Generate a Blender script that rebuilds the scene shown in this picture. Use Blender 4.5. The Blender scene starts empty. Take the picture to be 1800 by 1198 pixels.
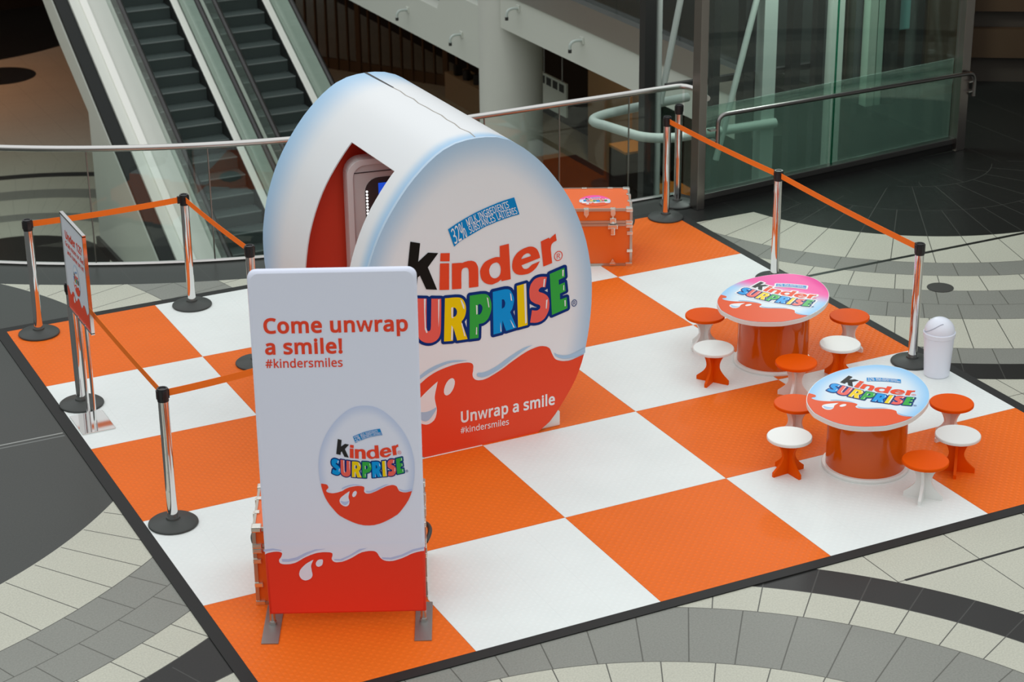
import bpy, bmesh, math, random, json
from mathutils import Vector, Matrix
from mathutils.geometry import tessellate_polygon
S = bpy.context.scene
COL = S.collection
PI = math.pi
random.seed(7)

# ------------------------------------------------------------------ camera
cd = bpy.data.cameras.new('camera'); cam = bpy.data.objects.new('camera', cd); COL.objects.link(cam)
yaw, pitch, roll = (1.113014, 0.393429, -0.011858)
fwd = Vector((math.cos(yaw)*math.cos(pitch), math.sin(yaw)*math.cos(pitch), -math.sin(pitch)))
rt = Vector((math.sin(yaw), -math.cos(yaw), 0)); up = rt.cross(fwd)
c_, s_ = math.cos(roll), math.sin(roll)
r2 = rt*c_ + up*s_; u2 = up*c_ - rt*s_
cam.matrix_world = Matrix(((r2.x, u2.x, -fwd.x, (-3.03216, -9.14270, 6.10797)[0]), (r2.y, u2.y, -fwd.y, (-3.03216, -9.14270, 6.10797)[1]), (r2.z, u2.z, -fwd.z, (-3.03216, -9.14270, 6.10797)[2]), (0, 0, 0, 1)))
cd.sensor_width = 36; cd.lens = 3582.816/1800*36; cd.clip_end = 300; cd.clip_start = .1
cd.dof.use_dof = True; cd.dof.focus_distance = 14.0; cd.dof.aperture_fstop = 4.0
S.camera = cam

# ------------------------------------------------------------------ light: sky over the glass roof of the atrium
W = bpy.data.worlds.new('world'); S.world = W; W.use_nodes = True
nt = W.node_tree; nt.nodes.clear()
wo = nt.nodes.new('ShaderNodeOutputWorld'); bg = nt.nodes.new('ShaderNodeBackground')
tc = nt.nodes.new('ShaderNodeTexCoord'); sp = nt.nodes.new('ShaderNodeSeparateXYZ'); rp = nt.nodes.new('ShaderNodeValToRGB')
nt.links.new(tc.outputs['Generated'], sp.inputs[0]); nt.links.new(sp.outputs['Z'], rp.inputs[0])
e = rp.color_ramp.elements
e[0].position = 0.0; e[0].color = (.018, .018, .018, 1)
e[1].position = 1.0; e[1].color = (1.0, 1.03, 1.04, 1)
for p_, v in ((.09, .035), (.19, .20), (.34, .58), (.55, .92)):
    q = e.new(p_); q.color = (v, v*1.02, v*1.03, 1)
nt.links.new(rp.outputs[0], bg.inputs[0]); bg.inputs[1].default_value = 1.22
nt.links.new(bg.outputs[0], wo.inputs[0])
S.view_settings.view_transform = 'Standard'; S.view_settings.look = 'None'
S.view_settings.exposure = 0.0; S.view_settings.gamma = 1.0; S.view_settings.use_curve_mapping = False

def lamp(name, loc, power, color, size, spot=None, rot=(0, 0, 0)):
    l = bpy.data.lights.new(name, 'AREA' if spot is None else 'SPOT'); l.energy = power; l.color = color
    if spot is None: l.size = size
    else: l.shadow_soft_size = size; l.spot_size = spot; l.spot_blend = .6
    o = bpy.data.objects.new(name, l); COL.objects.link(o); o.location = loc; o.rotation_euler = rot
    return o
# warm ceiling lamps of the lower shopping floor
lamp('lower_hall_lamp', (2.6, 34.5, -1.0), 150, (1, .42, .19), 4.0)
lamp('lower_shop_lamp', (13.6, 20.8, -1.2), 26, (1, .72, .42), .5)
lamp('display_spot', (14.1, 20.5, -1.6), 60, (1, .62, .22), .1, spot=.9)
lamp('slat_lamp', (12.6, 28.3, -1.2), 5, (1, .6, .35), .8)
lamp('lift_fill_light', (8.6, 7.6, 3.0), 70, (.95, 1, .96), .6)  # added fill light, brightens the columns behind the lift glass
lamp('right_hall_fill', (12.6, 6.8, 2.8), 2.6, (1, .6, .34), .8)  # unseen warm light added for the gradient on the hall wall

# ------------------------------------------------------------------ materials
MATS = {}
def mat(name, col, rough=.5, metal=0., spec=.5, coat=0., bump=None, emit=None, estr=0., noise=0., nscale=60):
    m = bpy.data.materials.new(name); m.use_nodes = True
    b = m.node_tree.nodes['Principled BSDF']; N = m.node_tree.nodes; K = m.node_tree.links
    b.inputs['Base Color'].default_value = (*col, 1); b.inputs['Roughness'].default_value = rough
    b.inputs['Metallic'].default_value = metal; b.inputs['Specular IOR Level'].default_value = spec
    b.inputs['Coat Weight'].default_value = coat
    if emit: b.inputs['Emission Color'].default_value = (*emit, 1); b.inputs['Emission Strength'].default_value = estr
    if noise:
        t = N.new('ShaderNodeTexCoord'); n = N.new('ShaderNodeTexNoise'); n.inputs['Scale'].default_value = nscale; n.inputs['Detail'].default_value = 3
        r = N.new('ShaderNodeValToRGB')
        r.color_ramp.elements[0].position = .3; r.color_ramp.elements[1].position = .7
        r.color_ramp.elements[0].color = (*[c*(1-noise) for c in col], 1); r.color_ramp.elements[1].color = (*[min(1, c*(1+noise)) for c in col], 1)
        K.new(t.outputs['Object'], n.inputs['Vector']); K.new(n.outputs[0], r.inputs[0]); K.new(r.outputs[0], b.inputs['Base Color'])
    if bump:
        sc, st = bump
        t = N.new('ShaderNodeTexCoord'); n = N.new('ShaderNodeTexNoise'); n.inputs['Scale'].default_value = sc
        bp = N.new('ShaderNodeBump'); bp.inputs['Strength'].default_value = st; bp.inputs['Distance'].default_value = .01
        K.new(t.outputs['Object'], n.inputs['Vector']); K.new(n.outputs[0], bp.inputs['Height']); K.new(bp.outputs[0], b.inputs['Normal'])
    MATS[name] = m; return m
def paint_mat(name, rough=.4, coat=0., spec=.3):
    m = mat(name, (.8, .8, .8), rough, coat=coat, spec=spec)
    a = m.node_tree.nodes.new('ShaderNodeVertexColor'); a.layer_name = 'paint'
    m.node_tree.links.new(a.outputs['Color'], m.node_tree.nodes['Principled BSDF'].inputs['Base Color']); return m
def glass_mat(name, tint, refl=1.0):
    m = bpy.data.materials.new(name); m.use_nodes = True; N = m.node_tree.nodes; K = m.node_tree.links; N.clear()
    o = N.new('ShaderNodeOutputMaterial'); t = N.new('ShaderNodeBsdfTransparent'); g = N.new('ShaderNodeBsdfGlossy'); x = N.new('ShaderNodeMixShader'); f = N.new('ShaderNodeFresnel')
    t.inputs[0].default_value = (*tint, 1); g.inputs['Roughness'].default_value = .01; f.inputs[0].default_value = 1.5
    mm = N.new('ShaderNodeMath'); mm.operation = 'MULTIPLY'; mm.inputs[1].default_value = refl
    gg = N.new('ShaderNodeNewGeometry'); ir = N.new('ShaderNodeMath'); ir.operation = 'MULTIPLY_ADD'; ir.inputs[1].default_value = 1/1.5-1.5; ir.inputs[2].default_value = 1.5
    K.new(gg.outputs['Backfacing'], ir.inputs[0]); K.new(ir.outputs[0], f.inputs[0]); K.new(f.outputs[0], mm.inputs[0]); K.new(mm.outputs[0], x.inputs[0]); K.new(t.outputs[0], x.inputs[1]); K.new(g.outputs[0], x.inputs[2]); K.new(x.outputs[0], o.inputs[0])
    MATS[name] = m; return m
M = MATS
mat('chrome', (.78, .77, .76), .06, 1.0); mat('steel', (.56, .55, .53), .28, 1.0); mat('dark_steel', (.26, .25, .24), .3, 1.0)
mat('bronze_steel', (.33, .30, .28), .3, 1.0)
mat('black_rubber', (.042, .047, .043), .5); mat('edge_black', (.016, .016, .015), .6, spec=.3); mat('black_plastic', (.012, .012, .013), .3)
mat('belt_orange', (.96, .20, .018), .7, spec=.2); mat('orange_gloss', (.80, .092, .0005), .42, spec=.07)
mat('drum_orange', (.64, .090, .003), .12, spec=.2, coat=.45)
mat('white_gloss', (.80, .81, .78), .3); mat('white_plastic', (.80, .84, .93), .35)
mat('egg_red', (.84, .075, .028), .42, spec=.15); mat('table_red', (.80, .108, .034), .4, spec=.1); mat('inner_red', (.80, .060, .022), .6)
mat('ink_black', (.008, .007, .006), .4, spec=.15); mat('ink_red', (.86, .075, .022), .42, spec=.15); mat('navy', (.0, .03, .20), .4, spec=.15)
mat('sticker_blue', (.0, .25, .62), .4, spec=.15); mat('ink_white', (.86, .86, .87), .4, spec=.15)
mat('l_yellow', (.93, .66, .0), .35, spec=.15); mat('l_green', (.04, .42, .06), .35, spec=.15); mat('l_blue', (.0, .32, .78), .35, spec=.15); mat('l_pink', (.88, .13, .10), .35, spec=.15)
mat('wave_blue', (.42, .62, .82), .4, spec=.15); mat('banner_fabric', (.80, .84, .985), .85); mat('banner_red', (.86, .035, .008), .8)
mat('banner_text', (.86, .055, .015), .8); mat('banner_white', (.82, .83, .97), .85); mat('banner_blue', (.50, .58, .86), .85); mat('banner_black', (.012, .012, .013), .8)
mat('foot_metal', (.30, .29, .28), .45, .7); mat('pole_metal', (.5, .5, .48), .3, 1.)
mat('trunk_orange', (.84, .13, .008), .4); mat('trim_silver', (.52, .48, .42), .32, .9); mat('latch_silver', (.80, .77, .70), .25, 1.)
mat('bin_seam', (.42, .45, .54), .5); mat('kiosk_shell', (.74, .71, .69), .45); mat('kiosk_frame', (.88, .85, .83), .4); mat('kiosk_dark', (.06, .055, .055), .4); mat('screen_blue', (.01, .02, .1), .3, emit=(.01, .10, .8), estr=.7)
mat('led', (.9, .9, .9), .4, emit=(1, 1, .95), estr=2.0)
mat('poster_white', (.72, .76, .82), .5); mat('mirror_steel', (.72, .72, .70), .05, 1.)
mat('mall_white', (.60, .63, .56), .55); mat('fascia_white', (.60, .63, .56), .5); mat('column_white', (.60, .62, .56), .5)
mat('esc_white', (.70, .72, .65), .4); mat('esc_bright', (.93, .93, .86), .35); mat('esc_dark', (.022, .024, .023), .6, spec=.15)
mat('step_grey', (.065, .085, .080), .7, spec=.15); mat('step_edge', (.20, .23, .22), .7); mat('rail_rubber', (.02, .02, .019), .35)
mat('pipe_grey', (.46, .52, .48), .45); mat('dark_frame', (.022, .022, .021), .5); mat('warm_wall', (.36, .26, .15), .6); mat('dark_wall', (.018, .014, .010), .8)
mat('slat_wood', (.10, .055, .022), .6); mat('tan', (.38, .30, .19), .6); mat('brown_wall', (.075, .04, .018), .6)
mat('soffit', (.25, .24, .21), .8); mat('shade_canopy', (.05, .045, .04), .8); mat('plinth_black', (.012, .012, .011), .35)
mat('sage', (.50, .58, .51), .5); mat('shade_brown', (.06, .045, .035), .5); mat('drain', (.03, .028, .024), .5)
mat('cyan_panel', (.18, .42, .42), .4); mat('orange_lit', (.55, .27, .06), .5); mat('red_carpet', (.10, .022, .010), .85)  # orange_lit: glow of the shop spotlight put into the base colour
paint_mat('egg_paint', .42); paint_mat('table_paint', .4, 0., .15); paint_mat('banner_paint', .85)
glass_mat('rail_glass', (.90, .95, .93), .9); glass_mat('lift_glass', (.87, .94, .91), .8); glass_mat('lift_low_glass', (.84, .93, .89), 2.6); glass_mat('esc_glass', (.92, .96, .94), .5)
def haze_mat(name, base, amount, col):
    m = MATS[base].copy(); m.name = name; N = m.node_tree.nodes; K = m.node_tree.links
    o = [n for n in N if n.type == 'OUTPUT_MATERIAL'][0]; src = o.inputs[0].links[0].from_socket
    d = N.new('ShaderNodeBsdfDiffuse'); d.inputs[0].default_value = (*col, 1); x = N.new('ShaderNodeMixShader'); x.inputs[0].default_value = amount
    K.new(src, x.inputs[1]); K.new(d.outputs[0], x.inputs[2]); K.new(x.outputs[0], o.inputs[0]); MATS[name] = m
haze_mat('lift_haze_glass', 'lift_low_glass', .17, (.44, .58, .51))  # green diffuse share imitates the haze of reflected floor on the glass
glass_mat('green_edge', (.12, .50, .38), .6)

# ---- node math helper
class V:
    def __init__(s, tree, sock): s.t = tree; s.s = sock
    def _o(s, op, *a):
        n = s.t.nodes.new('ShaderNodeMath'); n.operation = op
        for i, x in enumerate((s,)+a):
            if isinstance(x, V): s.t.links.new(x.s, n.inputs[i])
            else: n.inputs[i].default_value = x
        return V(s.t, n.outputs[0])
    def __add__(s, b): return s._o('ADD', b)
    def __sub__(s, b): return s._o('SUBTRACT', b)
    def __mul__(s, b): return s._o('MULTIPLY', b)
    def __truediv__(s, b): return s._o('DIVIDE', b)
    def lt(s, b): return s._o('LESS_THAN', b)
    def gt(s, b): return s._o('GREATER_THAN', b)
    def mx(s, b): return s._o('MAXIMUM', b)
    def mn(s, b): return s._o('MINIMUM', b)
    def ab(s): return s._o('ABSOLUTE')
    def fr(s): return s._o('FRACT')
def mixc(t, f, a, b):
    n = t.nodes.new('ShaderNodeMix'); n.data_type = 'RGBA'
    for sock, x in ((n.inputs['Factor'], f), (n.inputs[6], a), (n.inputs[7], b)):
        if isinstance(x, V): t.links.new(x.s, sock)
        elif isinstance(x, (tuple, list)): sock.default_value = (*x, 1)
        else: sock.default_value = x
    return V(t, n.outputs[2])
BEI, GRY, BLK, DBK, DSC = (.50, .50, .415), (.235, .24, .212), (.020, .0195, .018), (.014, .015, .014), (.052, .055, .050)
def rings(t, x, y, c, bands, rmax):
    """bands: (outer radius, colour, tile step in degrees, joint angle in degrees)"""
    dx = x - c[0]; dy = y - c[1]
    r = (dx*dx + dy*dy)._o('SQRT'); th = dy._o('ARCTAN2', dx)*(180/PI)
    col = mixc(t, 0., bands[0][1], bands[0][1]); st = r*0 + bands[0][2]; ph = r*0 + bands[0][3]
    for (b0, b1) in zip(bands, bands[1:]):
        g = r.gt(b0[0])
        if b0[1] != b1[1]: col = mixc(t, g, col, b1[1])
        if b0[2] != b1[2]: st = st + g*(b1[2]-b0[2])
        if b0[3] != b1[3]: ph = ph + g*(b1[3]-b0[3])
    f = ((th - ph)/st + 400).fr(); f = f.mn(f*-1 + 1)*st*r*(PI/180)
    j = f.lt(.0038)
    for b in bands[:-1]: j = j.mx((r - b[0]).ab().lt(.0035))
    return r, col, j
def floor_mat(name, sets, kerb, seams, jk=1.):
    m = bpy.data.materials.new(name); m.use_nodes = True; t = m.node_tree; b = t.nodes['Principled BSDF']
    tcn = t.nodes.new('ShaderNodeNewGeometry'); s = t.nodes.new('ShaderNodeSeparateXYZ'); t.links.new(tcn.outputs['Position'], s.inputs[0])
    x, y = V(t, s.outputs[0]), V(t, s.outputs[1])
    col = mixc(t, 0., BEI, BEI); joint = x.gt(1e6)
    # plain field joints
    gx = ((x + 50.1)/.62).fr(); gy = ((y + 50.05)/.62).fr()
    joint = gx.mn(gx*-1 + 1).lt(.006).mx(gy.mn(gy*-1 + 1).lt(.006))
    for c, bands, rmax in sets:
        r, cc, j = rings(t, x, y, c, bands, rmax)
        inside = r.lt(bands[-1][0])
        col = mixc(t, inside, col, cc)
        joint = joint*(inside*-1 + 1) + (j*r.gt(3.66) if c == (-2.84, 5.22) else j)*inside
    if kerb:
        dx = x - 4.; dy = y - 12.95; d = (dx*dx + dy*dy)._o('SQRT')
        k = (d.lt(6.87)*x.lt(4.)).mx(y.gt(6.085)*x.gt(3.9)).mx(y.gt(5.78)*x.gt(6.1)*x.lt(9.0)).mx(y.gt(5.9)*x.gt(8.5))
        col = mixc(t, k, col, mixc(t, x.gt(6.2), (.034, .036, .033), DBK))
        jj = (x/.61).fr(); joint = joint*(k*-1 + 1) + jj.mn(jj*-1 + 1).lt(.006)*k*.6
    # lighter joints on dark stone, darker on pale
    lum = t.nodes.new('ShaderNodeRGBToBW'); t.links.new(col.s, lum.inputs[0])
    dark = V(t, lum.outputs[0]).lt(.1)
    jc = mixc(t, dark, (.10, .10, .085), (.055, .055, .05))
    n = t.nodes.new('ShaderNodeTexNoise'); n.inputs['Scale'].default_value = 85; n.inputs['Detail'].default_value = 3; t.links.new(tcn.outputs['Position'], n.inputs['Vector'])
    n2 = t.nodes.new('ShaderNodeTexNoise'); n2.inputs['Scale'].default_value = .9; t.links.new(tcn.outputs['Position'], n2.inputs['Vector'])
    g = (V(t, n.outputs[0]) - .5)*.55 + (V(t, n2.outputs[0]) - .5)*.16 + 1
    mul = t.nodes.new('ShaderNodeVectorMath'); mul.operation = 'SCALE'; t.links.new(col.s, mul.inputs[0]); t.links.new(g.s, mul.inputs['Scale'])
    colv = V(t, mul.outputs[0])
    fin = mixc(t, joint*jk, colv, jc)
    for (axis, pos, w, lo, hi, sc) in seams:
        a, o = (y, x) if axis == 'y' else (x, y)
        fin = mixc(t, (a - pos).ab().lt(w)*o.gt(lo)*o.lt(hi), fin, sc)
    t.links.new(fin.s, b.inputs['Base Color'])
    b.inputs['Roughness'].default_value = .34; b.inputs['Specular IOR Level'].default_value = .22
    MATS[name] = m
FS = [((8.97, 6.42), [(.85, DBK, 30, 5), (1.55, DBK, 15, -121.2), (2.25, DBK, 7.5, -121.2), (2.93, BEI, 7.5, -121.2), (3.24, GRY, 6.15, -124.6), (3.59, BEI, 6.1, -121.6), (3.90, GRY, 4.15, -122.4), (4.21, GRY, 4.1, -124.3), (4.82, BEI, 3.6, -123.8), (5.12, GRY, 3.15, -121.7), (5.41, BLK, 3.1, -121.7)], 6.),
      ((-2.84, 5.22), [(3.65, DSC, 10, 1), (4.27, BEI, 4, -51.5), (4.56, GRY, 3.9, -53.3), (4.86, GRY, 4, -59.1), (5.15, BEI, 2.95, -57.6), (5.46, BLK, 5.9, -57.6)], 6.),
      ((.98, -2.77), [(2.47, BEI, 7.2, 62.9), (3.08, GRY, 6, 59.2), (3.38, BEI, 5, 51.6), (3.68, BLK, 5, 51.6)], 6.)]
floor_mat('mall_floor', FS, True, [('y', 4.16, .022, 6.1, 40, (.015, .016, .014)), ('y', -.45, .011, 3.89, 40, (.02, .02, .018)), ('y', 4.035, .008, -40, -.1, (.30, .31, .29)), ('y', 3.985, .008, -40, -.1, (.16, .17, .16))])
LS = [((3.62, 22.65), [(1.47, BLK, 10, 3), (2.3, BEI, 6, 3), (2.65, GRY, 6, 5), (3.5, BEI, 5, 3), (4.0, GRY, 5, 2), (4.74, BEI, 4, 1), (5.0, BLK, 4, 1), (5.6, BEI, 4, 1)], 6.), ((5.6, 40.6), [(4.6, DBK, 20, 3)], 6.), ((6.2, 34.7), [(.75, DBK, 20, 3)], 6.)]
floor_mat('lower_floor', LS, False, [('x', 9.0, .02, 0, 40, (.03, .03, .03))], .35)
# woven surface of the mat panels
def mat_panel(name, col):
    m = bpy.data.materials.new(name); m.use_nodes = True; t = m.node_tree; b = t.nodes['Principled BSDF']
    g = t.nodes.new('ShaderNodeNewGeometry'); s = t.nodes.new('ShaderNodeSeparateXYZ'); t.links.new(g.outputs['Position'], s.inputs[0])
    x, y = V(t, s.outputs[0]), V(t, s.outputs[1])
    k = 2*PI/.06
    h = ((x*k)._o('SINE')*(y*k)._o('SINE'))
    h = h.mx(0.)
    n = t.nodes.new('ShaderNodeTexNoise'); n.inputs['Scale'].default_value = 1.6; t.links.new(g.outputs['Position'], n.inputs['Vector'])
    gx = (x/.305).fr(); gy = (y/.305).fr()
    seam = gx.mn(gx*-1 + 1).lt(.004).mx(gy.mn(gy*-1 + 1).lt(.004))
    v = (V(t, n.outputs[0]) - .5)*.14 + 1 - seam*.06 + h*(.10 if col[2] < .1 else .025)  # bump tops painted lighter, standing in for their highlights
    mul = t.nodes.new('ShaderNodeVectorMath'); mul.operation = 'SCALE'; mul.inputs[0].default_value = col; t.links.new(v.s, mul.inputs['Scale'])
    t.links.new(mul.outputs[0], b.inputs['Base Color'])
    bp = t.nodes.new('ShaderNodeBump'); bp.inputs['Strength'].default_value = .5 if col[2] < .1 else .25; bp.inputs['Distance'].default_value = .004
    t.links.new(h.s, bp.inputs['Height']); t.links.new(bp.outputs[0], b.inputs['Normal'])
    b.inputs['Roughness'].default_value = .45; b.inputs['Specular IOR Level'].default_value = .12
    MATS[name] = m
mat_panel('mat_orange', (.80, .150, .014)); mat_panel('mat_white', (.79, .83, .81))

# ------------------------------------------------------------------ mesh helpers
def obj(name, bm, mats, parent=None, smooth=False):
    me = bpy.data.meshes.new(name); bm.normal_update(); bm.to_mesh(me); bm.free()
    for m in (mats if isinstance(mats, (list, tuple)) else [mats]): me.materials.append(M[m])
    if smooth:
        for p in me.polygons: p.use_smooth = True
        me.set_sharp_from_angle(angle=math.radians(smooth if smooth > 1 else 40))
    o = bpy.data.objects.new(name, me); COL.objects.link(o)
    if parent: o.parent = parent
    return o
def thing(name, label, cat, loc=(0, 0, 0), rz=0., group=None):
    o = bpy.data.objects.new(name, None); COL.objects.link(o); o.empty_display_size = .1
    o.location = loc; o.rotation_euler = (0, 0, rz); o['label'] = label; o['category'] = cat
    if group: o['group'] = group
    return o
def tag(o, label, cat, group=None):
    o['label'] = label; o['category'] = cat
    if group: o['group'] = group
    return o
def struct(o): o['kind'] = 'structure'; return o
def box(bm, c, s, rot=None, bev=0., mi=0):
    r = bmesh.ops.create_cube(bm, size=1.0); vs = r['verts']
    m = Matrix.Translation(c) @ (rot.to_4x4() if rot else Matrix()) @ Matrix.Diagonal((*s, 1))
    bmesh.ops.transform(bm, matrix=m, verts=vs)
    fs = list({f for v in vs for f in v.link_faces})
    if bev:
        es = list({ed for v in vs for ed in v.link_edges})
        g = bmesh.ops.bevel(bm, geom=es, offset=bev, segments=2, affect='EDGES', profile=.6)
        fs = [f for f in g['faces']] + [f for f in fs if f.is_valid]
    for f in fs:
        if f.is_valid: f.material_index = mi
def prism(bm, pts, h0, h1, axis='z', mi=0):
    def P(a, b, h): return {'z': (a, b, h), 'y': (a, h, b), 'x': (h, a, b)}[axis]
    a = [bm.verts.new(P(x, y, h0)) for x, y in pts]; b = [bm.verts.new(P(x, y, h1)) for x, y in pts]
    n = len(pts); fs = []
    for i in range(n): fs.append(bm.faces.new((a[i], a[(i+1) % n], b[(i+1) % n], b[i])))
    fs.append(bm.faces.new(a[::-1])); fs.append(bm.faces.new(b))
    bmesh.ops.recalc_face_normals(bm, faces=fs)
    for f in fs: f.material_index = mi
def lathe(bm, prof, seg=40, c=(0, 0), mi=0, mis=None):
    rings_ = []
    for r, z in prof:
        if r < 1e-5: rings_.append([bm.verts.new((c[0], c[1], z))])
        else: rings_.append([bm.verts.new((c[0]+r*math.cos(2*PI*i/seg), c[1]+r*math.sin(2*PI*i/seg), z)) for i in range(seg)])
    for k in range(len(rings_)-1):
        a, b = rings_[k], rings_[k+1]
        for i in range(seg):
            j = (i+1) % seg
            if len(a) == 1 and len(b) == 1: continue
            if len(a) == 1: f = bm.faces.new((a[0], b[j], b[i]))
            elif len(b) == 1: f = bm.faces.new((a[i], a[j], b[0]))
            else: f = bm.faces.new((a[i], a[j], b[j], b[i]))
            f.material_index = mis[k] if mis else mi
    bmesh.ops.recalc_face_normals(bm, faces=bm.faces[:])
def tube(bm, path, r, seg=12, cap=True, mi=0):
    path = [Vector(p) for p in path]; n = len(path); rs = []
    t0 = (path[1]-path[0]).normalized(); ref = Vector((0, 0, 1)) if abs(t0.z) < .9 else Vector((1, 0, 0))
    u = t0.cross(ref).normalized()
    for i, p in enumerate(path):
        t = (path[min(i+1, n-1)] - path[max(i-1, 0)]).normalized()
        u = (u - t*u.dot(t)).normalized(); w = t.cross(u)
        k = 1.
        if 0 < i < n-1:
            a = (path[i]-path[i-1]).normalized(); b = (path[i+1]-path[i]).normalized(); k = 1/max(.5, math.cos(a.angle(b)/2))
        rs.append([bm.verts.new(p + (u*math.cos(2*PI*j/seg) + w*math.sin(2*PI*j/seg))*r) for j in range(seg)])
    for a, b in zip(rs, rs[1:]):
        for j in range(seg):
            f = bm.faces.new((a[j], a[(j+1) % seg], b[(j+1) % seg], b[j])); f.material_index = mi
    if cap: bm.faces.new(rs[0][::-1]).material_index = mi; bm.faces.new(rs[-1]).material_index = mi
def arc(p0, pc, p1, n=6):
    """rounded corner: quadratic from p0 over pc to p1"""
    p0, pc, p1 = Vector(p0), Vector(pc), Vector(p1)
    return [p0*(1-t)**2 + pc*2*t*(1-t) + p1*t*t for t in [i/n for i in range(n+1)]]
def children(o): return [c for c in bpy.data.objects if c.parent == o]
def copy_tree(o, parent=None):
    c = o.copy(); COL.objects.link(c)
    if parent: c.parent = parent
    for ch in children(o): copy_tree(ch, c)
    return c

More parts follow.
